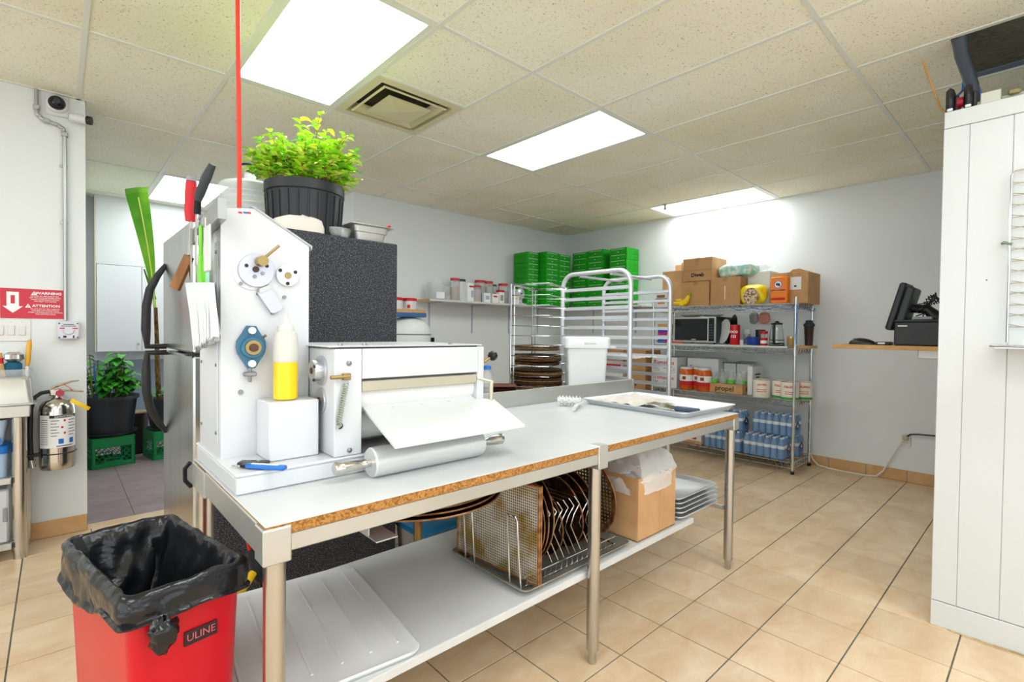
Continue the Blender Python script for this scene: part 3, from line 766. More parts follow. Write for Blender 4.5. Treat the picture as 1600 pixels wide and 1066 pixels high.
build('tub', loft([rl(-.40, -.12, 4.045, 4.155, .015, .867), rl(-.41, -.105, 4.04, 4.16, .015, 1.055), rl(-.40, -.115, 4.045, 4.155, .015, 1.055), rl(-.395, -.125, 4.05, 4.15, .015, .875)]), CLEAR, t)
q = MB().tube([(-.135, 4.1, .88), (-.13, 4.1, 1.07)], .008, 8); t = thing('pastry_brush', 'pastry brush standing in the caddy with a pale orange handle', 'brush', (-.135, 4.1, .88))
build('stem', q, PAPER, t); build('handle', MB().tube([(-.13, 4.1, 1.07), (-.126, 4.1, 1.10), (-.121, 4.1, 1.19), (-.117, 4.1, 1.225)], [.009, .013, .013, .008], 10), mat('amber_handle', '#e0a63c', .35), t)
t = thing('scrubber', 'teal scrubbing cloth topped with a steel scourer in the caddy', 'scrubber', (-.185, 4.1, .88))
build('cloth', MB().box(-.225, -.15, 4.07, 4.13, .88, 1.105, .02), mat('teal_cloth', '#0f5872', .7), t)
build('scourer', MB().lathe([(.03, 1.10), (.045, 1.115), (.042, 1.14), (.02, 1.155)], (-.185, 4.1, 0), 18, wob=.05), STEEL2, t)
t = thing('wooden_spoon', 'pale wooden utensil leaning out of the caddy at the left edge', 'utensil', (-.26, 4.1, .88))
build('handle', MB().tube([(-.21, 4.08, .88), (-.245, 4.09, 1.15)], .012, 8), PINE, t)
build('band', MB().tube([(-.238, 4.088, 1.09), (-.242, 4.089, 1.12)], .0135, 8), REDP, t)
t = thing('storage_tub', 'clear storage tub with a bright blue lid on the left table shelf', 'tub', (-.36, 4.0, .466))
build('tub', loft([rl(-.50, -.21, 3.91, 4.11, .03, .467), rl(-.515, -.205, 3.9, 4.12, .03, .60)]), mat('cloudy_blue_plastic', '#a9c3e0', .3), t)
build('lid', loft([rl(-.52, -.2, 3.895, 4.125, .03, .60), rl(-.52, -.2, 3.895, 4.125, .03, .635), rl(-.50, -.22, 3.91, 4.11, .03, .645)]), BLUEP, t)
t = thing('storage_tub', 'pale blue plastic tub stacked on the blue-lidded one', 'tub', (-.36, 4.0, .646))
build('tub', loft([rl(-.50, -.225, 3.915, 4.105, .03, .647), rl(-.51, -.205, 3.9, 4.12, .03, .785)]), mat('cloudy_pale_blue', '#b8cfe8', .3), t)
build('dot_label', MB().cyl((-.245, 3.904, .675), (-.245, 3.898, .675), .02, n=20), BLUEP, t)
t = thing('grey_appliance', 'grey box with a round vent on the lowest left shelf', 'box', (-.36, 4.0, .10))
build('case', MB().box(-.52, -.2, 3.9, 4.12, .101, .40, .01), mat('pale_grey_case', '#c3c6c9', .4), t)
build('handle', MB().box(-.225, -.205, 3.892, 3.902, .22, .30, .006), GREY, t)
# ================================================================== fridge
SSD = mat('door_stainless', '#c4c6c2', .25, 1, col2='#b7b8b2', nscale=3, stretch=(1, 6, .3))
t = thing('refrigerator', 'stainless top-freezer fridge with a pebbled black side behind the sheeter', 'refrigerator', (.9, 2.82, 0))
build('body', MB().box(.498, 1.37, 2.42, 3.22, .03, 1.775, .006), FRIDGE_SIDE, t, sm=None)
build('gasket', MB().box(.484, .498, 2.43, 3.21, .08, 1.765), mat('gasket_grey', '#7c776c', .7), t, sm=None)
def handle(z0, z1, flip):
    pr = [(.422, 0), (.385, .14), (.352, .32), (.338, .52), (.336, .80), (.342, 1.0), (.422, 1.0)]
    return MB().tube([(x, 3.13, z0+(z1-z0)*u) for x, u in pr], [.011, .016, .019, .02, .021, .016, .014], 12)
d = build('freezer_door', MB().box(.42, .484, 2.425, 3.215, 1.2, 1.765, .008), SSD, t, sm=None); build('handle', handle(1.635, 1.21, 0), BLACK, d)
d = build('fridge_door', MB().box(.42, .484, 2.425, 3.215, .08, 1.188, .008), SSD, t, sm=None); build('handle', handle(.76, 1.178, 1), BLACK, d)
build('hinge_plate', MB().box(.40, .56, 2.44, 2.50, 1.189, 1.198, .002), DGREY, t)
build('hinge_cap', MB().box(.425, .56, 2.43, 2.50, 1.766, 1.795, .008), GREY, t)
build('kick_grille', MB().box(.46, .5, 2.44, 3.2, .0, .075, .004), DGREY, t)
# things on the fridge
FZ = 1.776
c = (.795, 3.02)
t = thing('salad_spinner', 'ribbed clear plastic salad spinner with a black-topped knob on the fridge', 'salad spinner', (c[0], c[1], FZ))
FROST = mat('frosted_ribbed_plastic', '#e3eae8', .2, alpha=.62)
pr = [(.105, FZ+1.64*.002), (.11, FZ+1.64*.01)]
for k in range(9):
    z = FZ+1.64*(.012+k*.018); r = .105+.045*math.sin(k/9*1.5); pr += [(r, z), (r+.003, z+.004), (r+.003, z+.008), (r, z+.012)]
pr += [(.156, FZ+1.64*.176), (.156, FZ+1.64*.186), (.147, FZ+1.64*.194), (.10, FZ+1.64*.204), (.046, FZ+1.64*.208)]
build('bowl', MB().lathe(pr, (c[0], c[1], 0), 48), FROST, t)
build('knob', MB().lathe([(.034, FZ+1.64*.208), (.03, FZ+1.64*.245), (.035, FZ+1.64*.252), (.052, FZ+1.64*.256)], (c[0], c[1], 0), 32), WPLAST, t)
build('knob_rim', MB().lathe([(.052, FZ+1.64*.2555), (.0545, FZ+1.64*.259), (.052, FZ+1.64*.263), (.02, FZ+1.64*.264)], (c[0], c[1], 0), 32), BLACK, t)
c = (.945, 2.615)
t = thing('potted_basil', 'bushy bright green basil in a ribbed black pot on the fridge', 'plant', (c[0], c[1], FZ))
pot(t, c, .170, .186, FZ+.002, FZ+.26, ribs=1, rim=.006)
for k in range(24):
    a = 2*math.pi*k/24
    build('pot_rib', MB().box(-.006, .006, -.004, .004, 0, .2, .002, M=Matrix.Translation((c[0]+.171*math.cos(a), c[1]+.171*math.sin(a), FZ+.004)) @ Matrix.Rotation(a, 4, 'Z') @ Matrix.Rotation(R(3.6), 4, 'Y')), POTM, t, sm=None)
st = MB(); la, lb_, lc = MB(), MB(), MB()
rng = random.Random(11)
tips = []
ri, fo = Vector((rt.x, rt.y, 0)), Vector((fw.x, fw.y, 0))
for (a, b, hh) in ((-.24, .27, 3), (-.17, .33, 3), (-.07, .42, 5), (-.05, .34, 3), (-.12, .26, 3), (.0, .30, 4), (.05, .26, 3), (.10, .38, 5), (.13, .28, 3), (.16, .22, 3), (.2, .16, 3), (.235, .10, 3), (-.22, .17, 3), (-.2, .10, 3), (.02, .22, 3), (-.15, .2, 3), (.08, .18, 3), (.22, .05, 2), (-.02, .36, 3), (.11, .33, 3)):
    tips.append((a, b))
for k in range(120): tips.append((rng.uniform(-.25, .25), rng.uniform(.03, .25)))
for (a, hgt) in tips:
    dp = rng.uniform(-.14, .14)
    p0 = Vector((c[0], c[1], FZ+.225))+ri*a*.45+fo*dp*.7
    tip = Vector((c[0], c[1], FZ+.235+hgt))+ri*a+fo*dp
    mid = p0.lerp(tip, .55)+Vector((0, 0, .03))
    st.tube([p0, mid, tip], [.003, .0025, .0015], 5)
    for m in range(16):
        u = .25+.75*m/15; p = p0.lerp(mid, u*2) if u < .5 else mid.lerp(tip, u*2-1)
        b = rng.random()*6.28; q = rng.choices((la, lb_, lc), (6, 2, 5 if u > .6 else 2))[0]
        leaf(q, p, (math.cos(b), math.sin(b), rng.uniform(0, .9)), .032+.034*rng.random(), .02+.022*rng.random(), .35, 3, .35)
build('stems', st, mat('reddish_stem', '#7a5a2a', .6), t)
for q, m in ((la, LEAFY), (lb_, mat('green_basil_leaf', '#7fd02a', .45)), (lc, LEAFP)):
    o = build('foliage', q, m, t, sm=60); o['kind'] = 'stuff'
t = thing('kitchen_scale', 'off-white rounded kitchen scale at the front edge of the fridge top', 'scale', (.86, 2.49, FZ))
pts = rrect(.745, .985, 2.425, 2.53, .045, 6)
build('body', loft([[(x, y, FZ+.002) for x, y in pts], [(x, y, FZ+.03) for x, y in pts], [(.865+(x-.865)*.93, 2.478+(y-2.478)*.9, FZ+.05+.02*math.sin((x-.745)/.24*2.6)) for x, y in pts], [(.865+(x-.865)*.7, 2.478+(y-2.478)*.6, FZ+.062+.02*math.sin((x-.745)/.24*2.6)) for x, y in pts]]), mat('offwhite_plastic', '#ddd8cf', .4), t)
build('display', MB().box(.87, .95, 2.45, 2.50, FZ+.074, FZ+.083, .003), mat('pale_lcd', '#c9d3da', .3), t)
t = thing('glass_dish', 'small clear dish between the scale and the steel pan on the fridge', 'dish', (1.06, 2.49, FZ))
build('dish', MB().lathe([(.05, FZ+.002), (.065, FZ+.02), (.07, FZ+.045), (.066, FZ+.045), (.05, FZ+.01)], (1.06, 2.49, 0), 32), CLEAR, t)
t = thing('steel_insert_pan', 'small rectangular steel insert pan at the fridge corner', 'pan', (1.24, 2.51, FZ))
x0, x1, y0, y1 = 1.135, 1.335, 2.445, 2.60
build('pan', loft([rl(x0+.02, x1-.02, y0+.02, y1-.02, .02, FZ+.002), rl(x0+.012, x1-.012, y0+.012, y1-.012, .02, FZ+.045), rl(x0+.006, x1-.006, y0+.006, y1-.006, .02, FZ+.047), rl(x0, x1, y0, y1, .025, FZ+.075), rl(x0-.022, x1+.022, y0-.022, y1+.022, .025, FZ+.08), rl(x0-.022, x1+.022, y0-.022, y1+.022, .025, FZ+.083), rl(x0+.004, x1-.004, y0+.004, y1-.004, .02, FZ+.08), rl(x0+.022, x1-.022, y0+.022, y1-.022, .02, FZ+.008)]), STEEL, t)
solo('red_spatula', MB().tube([(1.25, 2.53, FZ+.03), (1.33, 2.52, FZ+.085), (1.375, 2.515, FZ+.112)], [.006, .007, .007], 8), RED, 'red handled spatula resting in the steel insert pan', 'spatula', (1.25, 2.53, FZ+.02))
# ================================================================== red hose from the ceiling
q = MB().tube([(.437, 1.79, 1.62), (.437, 1.785, 1.78), (.434, 1.78, 2.0), (.431, 1.78, 2.3), (.430, 1.78, 2.73)], .0068, 10)
solo('red_air_hose', q, mat('red_hose', '#e0341b', .4), 'thin red hose hanging from the ceiling behind the sheeter', 'hose', (.437, 1.79, 1.62))
# ================================================================== main work table
TZ = .87; TX0, TX1, TY0, TY1 = .335, 2.775, 1.165, 1.928
t = thing('work_table', 'long white-topped steel work table with a raw chipboard front edge', 'table', (1.55, 1.55, 0))
build('core_board', MB().box(TX0+.004, TX1-.002, TY0, TY1, .843, .8675), CHIP, t, sm=None)
build('laminate_top', MB().box(TX0+.001, TX1, TY0-.002, TY1, .8675, TZ, .0008), LAMI, t, sm=None)
rail = lambda *a: build('rail', MB().box(*a, .003), STEEL, t, sm=None)
rail(TX0+.05, 1.527, TY0+.002, TY0+.032, .80, .843); rail(1.583, TX1-.05, TY0+.002, TY0+.032, .80, .843)
rail(TX0, TX0+.03, TY0+.05, TY1-.05, .79, .862); rail(TX1-.03, TX1-.001, TY0+.05, TY1-.05, .785, .843)
rail(TX0+.05, TX1-.05, TY1-.03, TY1, .785, .843)
def bracket(x0, x1, y0, y1, z1=.866): build('corner_bracket', MB().box(x0, x1, y0, y1, .78, z1, .003), STEEL, t, sm=None)
bracket(TX0-.004, TX0+.058, TY0-.004, TY0+.06, .862); bracket(1.526, 1.584, TY0-.004, TY0+.05, .8715); bracket(TX1-.058, TX1+.004, TY0-.004, TY0+.06, .846)
bracket(TX0-.004, TX0+.058, TY1-.17, TY1+.003, .862); bracket(TX1-.058, TX1+.004, TY1-.06, TY1+.003, .846)
for (x, y) in ((.368, 1.203), (1.557, 1.205), (2.75, 1.196), (.365, 1.895), (1.557, 1.895), (2.745, 1.895)):
    l = build('leg', MB().cyl((x, y, .055), (x, y, .785), .0245, n=24), LEGM, t)
    build('foot', MB().lathe([(.010, 0), (.016, .003), (.016, .04), (.024, .058)], (x, y, 0), 20), LEGM, l)
build('cross_bar', MB().cyl((2.745, 1.225, .335), (2.745, 1.87, .335), .013, n=12), STEEL, t)
build('lower_shelf', MB().box(.40, 2.42, 1.237, 1.925, .332, .355, .003), SHELFW, t, sm=None)
build('shelf_edge_trim', MB().box(.40, 2.42, 1.232, 1.237, .329, .356, .002), SHELFW, t, sm=None)
# ribbed plastic drainboard on the lower shelf
t = thing('drainboard', 'white ribbed plastic drainboard lying on the left of the lower shelf', 'drainboard', (.575, 1.575, .3565), R(-6.3))
build('tray', loft([rl(-.25, .25, -.31, .335, .04, 0), rl(-.257, .257, -.317, .342, .045, .010), rl(-.25, .25, -.31, .335, .04, .014), rl(-.235, .235, -.295, .32, .035, .010)]), WPLAST, t, local=True)
for k in range(6):
    x = -.205+k*.082
    build('rib', MB().tube([(x, -.24, .0105), (x, .30, .0105)], .0045, 6), WPLAST, t, local=True)
# ================================================================== dough sheeter
MX = .348
ENAM = WHITE
t = thing('dough_sheeter', 'white enamelled dough sheeter with side pulleys standing on the work table', 'dough sheeter', (.7, 1.65, TZ))
build('base', MB().box(.342, 1.17, 1.425, 1.922, TZ+.001, .917, .004).box(.340, 1.172, 1.423, 1.924, .917, .927, .004), ENAM, t, sm=None)
build('housing', MB().prism([(MX, .927), (.598, .927), (.598, 1.574), (.436, 1.667), (MX, 1.653)], 'Y', 1.62, 1.9), ENAM, t, sm=None)
build('top_cover', MB().prism([(.606, 1.562), (.608, 1.575), (.436, 1.672), (.425, 1.670), (.436, 1.667), (.602, 1.572)], 'Y', 1.616, 1.905), mat('cover_edge', '#b9bcc0', .4), t, sm=None)
p = build('side_panel', MB().box(MX-.004, MX, 1.645, 1.86, .97, 1.56, .001), ENAM, t, sm=None)
for z in (1.0, 1.53, 1.2):
    for y in (1.655, 1.85): build('screw', MB().cyl((MX-.007, y, z), (MX-.003, y, z), .005, n=10), BOLTM, p)
SCRM = STEEL
fy = 1.62
def disc(name, x, z, r, th, m, par=None, y=None, n=40):
    y = fy if y is None else y
    return build(name, MB().lathe([(r, 0), (r, th*.8), (r*.97, th)], (x, y, z), n, My), m, par or t)
LILAC = mat('dull_lilac_metal', '#c3c5d6', .35, .45)
BRASS = mat('aged_brass', '#a08a5a', .35, .8)
disc('guard_plate', .43, 1.475, .052, .002, mat('clear_guard', '#e3e6ea', .2), None, fy-.001)
d = disc('adjust_dial', .440, 1.481, .050, .012, LILAC, None, fy-.002)
disc('hub', .437, 1.484, .009, .006, mat('rust_hub', '#4a2f2c', .5), d, fy-.013)
for x, z in ((.412, 1.493), (.468, 1.497)): disc('slot', x, z, .0055, .002, BLACK, d, fy-.0135, 12)
for x, z in ((.434, 1.463), (.456, 1.474)): disc('bolt', x, z, .0055, .005, BOLTM, d, fy-.013, 12)
build('dial_knob', MB().cyl((.449, fy-.014, 1.508), (.449, fy-.045, 1.508), .0155, n=20), BRASS, d)
build('dial_rod', MB().cyl((.452, fy-.035, 1.515), (.492, fy-.05, 1.557), .004, n=10), BRASS, d)
d = disc('flange_disc', .530, 1.474, .0335, .010, mat('pale_flange', '#dcdde6', .3), None, fy-.001)
disc('hub', .530, 1.474, .010, .004, BRASS, d, fy-.011)
for x, z in ((.507, 1.488), (.552, 1.486), (.529, 1.449)): disc('bolt', x, z, .0055, .003, BLACK, d, fy-.011, 10)
q = MB().prism([(.441, 1.415), (.478, 1.432), (.513, 1.377), (.510, 1.367), (.488, 1.355), (.480, 1.357)], 'Y', fy-.016, fy-.004); build('flap', q, LILAC, t)
q = MB().prism([(.446, 1.427), (.474, 1.441), (.480, 1.431), (.446, 1.413)], 'Y', fy-.020, fy-.002); build('flap_hinge', q, STEEL, t)
for x, z in ((.447, 1.413), (.487, 1.356), (.522, 1.407), (.3995, 1.44)): disc('bolt', x, z, .0055, .007, BOLTM, None, fy, 10)
BLUEM = mat('blue_cast_iron', '#3c7693', .45, col2='#2e6482', nscale=15)
bx_, bz_ = .426, 1.252
d = build('bearing_flange', MB().prism([(bx_-.012, bz_+.064), (bx_+.012, bz_+.064), (bx_+.022, bz_+.045), (bx_+.038, bz_+.02), (bx_+.040, bz_), (bx_+.036, bz_-.018), (bx_+.018, bz_-.048), (bx_+.010, bz_-.062), (bx_-.010, bz_-.062), (bx_-.018, bz_-.048), (bx_-.036, bz_-.018), (bx_-.040, bz_), (bx_-.038, bz_+.02), (bx_-.022, bz_+.045)], 'Y', fy-.016, fy-.001), BLUEM, t, sm=None)
disc('bearing_ring', bx_, bz_, .031, .014, BLUEM, d, fy-.015)
disc('bearing_race', bx_, bz_, .022, .008, BRASS, d, fy-.028); disc('shaft', bx_, bz_, .012, .01, mat('dark_bronze', '#5a4438', .4, .7), d, fy-.034)
for z in (bz_+.050, bz_-.048): disc('bolt', bx_, z, .0105, .008, PAPER, d, fy-.016, 18)
build('grease_nipple', MB().cyl((bx_+.030, fy-.012, bz_+.028), (bx_+.038, fy-.02, bz_+.036), .004, n=8), BRASS, d)
build('set_screw', MB().cyl((bx_-.004, fy-.014, bz_-.06), (bx_-.004, fy-.014, bz_-.103), .004, n=8).box(bx_-.02, bx_+.012, fy-.022, fy-.001, bz_-.085, bz_-.073, .002), BOLTM, t)
q = MB().box(.432, .436, fy-.002, fy, 1.0, 1.01)
for x, z, m in ((.3985, 1.648, REDP), (.412, 1.650, BLUEP), (.422, 1.651, REDP)): build('badge', MB().box(x-.005, x+.005, fy-.001, fy, z-.0025, z+.0025), m, t)
# drive cover box
build('drive_cover', MB().box(.443, .584, 1.497, 1.619, .928, 1.097, .003), ENAM, t, sm=None)
build('bolt', MB().cyl((.40, fy-.006, 1.12), (.40, fy, 1.12), .007, n=12), BOLTM, t)
# roller section
sy = 1.425; SX0, SX1 = .602, 1.172
ap = 1.25
build('side_tower', MB().box(SX0, .688, sy, 1.86, .928, ap, .003), ENAM, t, sm=None)
build('side_tower', MB().box(1.14, SX1, sy+.003, 1.86, .928, ap, .003), ENAM, t, sm=None)
build('hood', MB().prism([(sy, 1.158), (sy, ap), (sy+.0, ap), (1.86, ap), (1.86, 1.18), (sy+.02, 1.158)], 'X', .6885, 1.1395), ENAM, t, sm=None)
build('hood_lid', MB().box(SX0-.012, SX1-.002, sy+.015, 1.86, ap+.004, ap+.009, .0015), ENAM, t, sm=None)
build('lid_gap_strip', MB().box(SX0+.02, SX1-.03, sy+.01, 1.85, ap, ap+.004), BLACK, t, sm=None)  # black strip draws the gap line between hood and lid
q = MB()
for x in (.64, .72, 1.05): q.lathe([(.008, 0), (.008, .003), (.003, .006)], (x, sy+.05, ap+.009), 10)
build('lid_screws', q, BOLTM, t)
BEIGE = mat('beige_roller_steel', '#c8c2ae', .3, .6)
build('scraper_bar', MB().box(.69, 1.138, sy+.004, sy+.02, 1.118, 1.150, .002), BEIGE, t, sm=None)
build('roller', MB().cyl((.689, sy+.075, 1.10), (1.139, sy+.075, 1.10), .055, n=32), mat('roller_white', '#e4e6e4', .3), t)
build('roller', MB().cyl((.689, sy+.09, 1.0), (1.139, sy+.09, 1.0), .045, n=32), mat('roller_white', '#e4e6e4', .3), t)
build('rear_plate', MB().box(.689, 1.139, 1.60, 1.61, .928, 1.16), mat('beige_inner_panel', '#b5ab97', .5), t, sm=None)
# discharge board
def board():
    P = lambda x, u, dz: (x, 1.248+u*.232, .972+u*.098+dz)
    v = []
    for dz in (0, .008): v += [P(.702, 0, dz), P(1.212, 0, dz), P(1.212, .74, dz), P(1.136, .80, dz), P(1.136, 1, dz), P(.704, 1, dz)]
    return MB().add(v, [(0, 1, 2, 3, 4, 5), (11, 10, 9, 8, 7, 6)]+[(i, (i+1) % 6, 6+(i+1) % 6, 6+i) for i in range(6)])
b = build('discharge_board', board(), mat('hdpe_board', '#d0d4d4', .3), t, sm=None)
for x in (.80, .91, 1.02): build('screw', MB().cyl((x, 1.436, 1.0595), (x, 1.436, 1.063), .006, n=12), WPLAST, b)
# pulleys on the tower side and the tension spring
PUL = mat('pulley_steel', '#c6c9cf', .3, .8)
Mx = Matrix.Rotation(R(-90), 4, 'Y')
def xdisc(name, y, z, r, th, m, par, x=SX0, n=36): return build(name, MB().lathe([(r, 0), (r, th*.8), (r*.95, th)], (x, y, z), n, Mx), m, par)
d = xdisc('pulley', 1.52, 1.182, .046, .008, PUL, t); xdisc('pulley_hub', 1.52, 1.182, .032, .024, PUL, d, SX0-.008); xdisc('bore', 1.52, 1.182, .01, .003, mat('dark_bronze', '#5a4438', .4), d, SX0-.031)
for y, z in ((1.495, 1.196), (1.50, 1.155)): xdisc('bolt', y, z, .005, .004, BLACK, d, SX0-.031, 10)
d = xdisc('pulley', 1.52, 1.09, .038, .008, PUL, t); xdisc('bore', 1.52, 1.09, .01, .004, mat('dark_bronze', '#5a4438', .4), d, SX0-.008)
for x, z in ((.645, 1.207), (.648, .945)): build('bolt', MB().lathe([(.0075, 0), (.0075, .004), (.003, .007)], (x, sy, z), 12, My), BOLTM, t)
d = build('spring_stud', MB().cyl((.585, sy-.012, 1.168), (.64, sy-.012, 1.168), .006, n=10).box(.622, .646, sy-.016, sy-.001, 1.158, 1.178, .002), BRASS, t)
pts = []
for k in range(17*8+1):
    a = 2*math.pi*k/8; u = k/(17*8)
    pts.append((.632-.022*u+.007*math.cos(a), sy-.012+.007*math.sin(a), 1.148-.115*u))
build('tension_spring', MB().tube(pts, .0022, 5), mat('spring_steel', '#b9c2b4', .3, .8), t)
build('spring_hole', MB().cyl((.618, sy-.0012, 1.022), (.618, sy-.0005, 1.022), .010, n=20), BLACK, t)
build('spring_pin', MB().cyl((.602, sy-.018, 1.022), (.618, sy-.005, 1.026), .006, n=10), STEEL, t)
build('base_screw', MB().cyl((.62, 1.421, .897), (.62, 1.426, .897), .0035, n=10), BLACK, t)
# lever on the far side
d = build('gap_lever', MB().cyl((1.172, 1.56, 1.13), (1.31, 1.55, 1.203), .006, n=10), BRASS, t)
build('lever_knob', MB().lathe([(.006, -.02), (.016, -.014), (.021, 0), (.016, .014), (.005, .02)], (1.317, 1.55, 1.207), 20), BLACK, d)
build('guide_rod', MB().cyl((1.2, 1.42, 1.03), (1.2, 1.42, 1.118), .0085, n=12).cyl((1.14, 1.43, 1.135), (1.205, 1.415, 1.118), .004, n=8), BEIGE, t)
# ------------------------------------------------------------------ magnetic strip and what hangs on it
t = thing('magnetic_knife_strip', 'steel magnetic knife strip across the upper left side of the sheeter', 'knife strip', (MX-.012, 1.7, 1.61))
def strip_pt(u, dz=0, dx=0): return (MX-.002+dx, 1.90-.36*u, 1.600+.035*u+dz)
q = MB()
A = [strip_pt(0, -.022), strip_pt(1, -.028), strip_pt(1, .028), strip_pt(0, .022)]
q.add(A+[(a[0]-.022, a[1], a[2]) for a in A], [(0, 1, 2, 3), (7, 6, 5, 4)]+[(i, (i+1) % 4, 4+(i+1) % 4, 4+i) for i in range(4)])
build('bar', q, BARM, t, sm=None)
xk = MX-.030
t = thing('paring_knife', 'red handled knife stuck upright on the magnetic strip', 'knife', (xk, 1.86, 1.55))
build('blade', MB().prism([(1.868, 1.44), (1.895, 1.50), (1.895, 1.655), (1.868, 1.655)], 'X', xk-.002, xk+.002), STEEL2, t)
build('handle', MB().tube([(xk, 1.881, 1.65), (xk, 1.879, 1.685), (xk, 1.871, 1.74), (xk, 1.865, 1.775)], [.014, .017, .017, .015], 12), mat('red_rubber', '#c51a24', .4), t)
build('handle_cap', MB().tube([(xk, 1.865, 1.775), (xk, 1.864, 1.79)], [.015, .012], 12), GREY, t)
t = thing('serrated_knife', 'black handled knife leaning up from the magnetic strip', 'knife', (xk, 1.78, 1.55))
build('blade', MB().prism([(1.775, 1.50), (1.80, 1.50), (1.79, 1.66), (1.765, 1.66)], 'X', xk-.002, xk+.002), STEEL2, t)
build('bolster', MB().tube([(xk, 1.775, 1.655), (xk, 1.765, 1.695)], .010, 10), BLKMET, t)
build('handle', MB().tube([(xk, 1.765, 1.695), (xk+.004, 1.755, 1.715), (xk+.018, 1.735, 1.765), (xk+.03, 1.72, 1.80)], [.010, .0135, .0135, .010], 12), DGREY, t)
t = thing('cleaver_knife', 'knife hanging blade up with a worn wooden handle at the strip end', 'knife', (xk, 1.95, 1.42))
Pk = lambda y, z: (xk, y, z)
build('blade', MB().prism([(1.885, 1.63), (1.865, 1.625), (1.905, 1.53), (1.93, 1.53)], 'X', xk-.0015, xk+.0015), STEEL2, t)
hd = Vector((0, .10, -.115)); o0 = Vector((xk, 1.90, 1.54)); o1 = o0+Vector((-.034, .034, -.105))
s_ = Vector((.62, -.62, -.45)).normalized()*.0135
q = MB(); v = []
for dx in (-.007, .007):
    for p in (o0-s_, o0+s_, o1+s_*1.15, o1-s_*1.15): v.append((p.x+dx*.7, p.y+dx*.7, p.z))
q.add(v, [(0, 1, 2, 3), (7, 6, 5, 4)]+[(i, (i+1) % 4, 4+(i+1) % 4, 4+i) for i in range(4)])
build('handle', q, WOOD, t, sm=None)
t = thing('green_pastry_brush', 'lime green silicone brush hanging from the magnetic strip', 'brush', (xk, 1.72, 1.45))
build('handle', MB().box(xk-.004, xk+.004, 1.712, 1.732, 1.52, 1.615, .003), LIME, t)
build('head', loft([[(xk+a, 1.722+b*.012, 1.525) for a, b in ((-.004, -1), (.004, -1), (.004, 1), (-.004, 1))], [(xk+a, 1.717+b*.026, 1.475) for a, b in ((-.006, -1), (.006, -1), (.006, 1), (-.006, 1))], [(xk+a, 1.715+b*.028, 1.435) for a, b in ((-.005, -1), (.005, -1), (.005, 1), (-.005, 1))]]), LIME, t)
t = thing('white_scraper', 'white plastic dough scraper hanging beside the green brush', 'scraper', (xk, 1.64, 1.48))
build('blade', MB().box(xk-.003, xk+.003, 1.60, 1.672, 1.47, 1.60, .002), WPLAST, t)
build('teal_tip', MB().box(xk-.004, xk+.004, 1.625, 1.645, 1.43, 1.468, .002), mat('teal_plastic', '#8fd0b0', .4), t)
build('hook', MB().tube([(xk, 1.655, 1.59), (xk, 1.655, 1.625)], .003, 6), STEEL, t)
# bench brush with white bristles
t = thing('bench_brush', 'white bristled bench brush hanging against the side of the sheeter', 'brush', (xk, 1.75, 1.33))
A0, A1, B0, B1 = Vector((MX-.028, 1.93, 1.455)), Vector((MX-.028, 1.60, 1.435)), Vector((MX-.03, 1.76, 1.25)), Vector((MX-.03, 1.53, 1.285))
q = MB().sheet(lambda u, v: tuple((A0.lerp(A1, u)).lerp(B0.lerp(B1, u), v)+Vector((-.004*math.sin(u*90), 0, 0))), 40, 4)
q2 = MB()
for k in range(64):
    u = (k+.5)/64; a = A0.lerp(A1, u); b = B0.lerp(B1, u)
    for dx in (-.012, .0, .008):
        jit = Vector((dx+random.uniform(-.003, .003), random.uniform(-.004, .004), random.uniform(-.01, .008)))
        q2.tube([a+Vector((dx*.6, 0, 0)), a.lerp(b, .5)+jit*.6, b+jit], .0022, 4, cap=False)
BRISTLE = mat('white_bristle', '#d3d7d9', .6)
o = build('bristles', q2, BRISTLE, t, sm=None); o['kind'] = 'stuff'
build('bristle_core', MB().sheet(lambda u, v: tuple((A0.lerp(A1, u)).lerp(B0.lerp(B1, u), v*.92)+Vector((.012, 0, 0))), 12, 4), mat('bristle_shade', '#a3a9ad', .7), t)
q = MB(); e = Vector((0, -.012, 0)); v = []
for dx in (-.010, .006):
    for p in (A1, A1+e*.8, B1+e*.6, B1): v.append((p.x+dx, p.y, p.z))
q.add(v, [(0, 1, 2, 3), (7, 6, 5, 4)]+[(i, (i+1) % 4, 4+(i+1) % 4, 4+i) for i in range(4)])
build('block', q, mat('translucent_white', '#dfe2e0', .35), t, sm=None)
# ------------------------------------------------------------------ on the sheeter and the table
c = (.504, 1.548); bz = 1.0975
t = thing('squeeze_bottle', 'clear squeeze bottle half full of yellow oil on the drive cover', 'bottle', (c[0], c[1], bz))
build('oil', MB().lathe([(.030, bz+.001), (.0335, bz+.004), (.0335, bz+.112)], (c[0], c[1], 0), 28), mat('yellow_oil', '#f2cc12', .2, emit=0), t)
BOT = mat('cloudy_bottle', '#f1f1ea', .25, trans=.45, ior=1.2)
build('bottle', MB().lathe([(.0336, bz+.112), (.0342, bz+.116), (.0342, bz+.175), (.030, bz+.198), (.022, bz+.205)], (c[0], c[1], 0), 28), BOT, t)
build('cap', MB().lathe([(.023, bz+.205), (.023, bz+.218), (.008, bz+.226), (.005, bz+.24), (.003, bz+.258)], (c[0], c[1], 0), 20), mat('frosted_cap', '#d7d9d4', .35), t)
t = thing('utility_knife', 'blue handled retractable utility knife on the sheeter base', 'knife', (.39, 1.45, .928))
M_ = Matrix.Translation((.406, 1.437, .934)) @ Matrix.Rotation(R(-52), 4, 'Z')
build('body', MB().box(-.045, .072, -.010, .010, -.005, .008, .004, M=M_), BLUEP, t)
build('inlay', MB().box(-.03, .05, -.004, .004, .007, .0095, .001, M=M_), PAPER, t)
build('nose', MB().box(-.062, -.044, -.006, .006, -.004, .005, .002, M=M_), BLKMET, t)
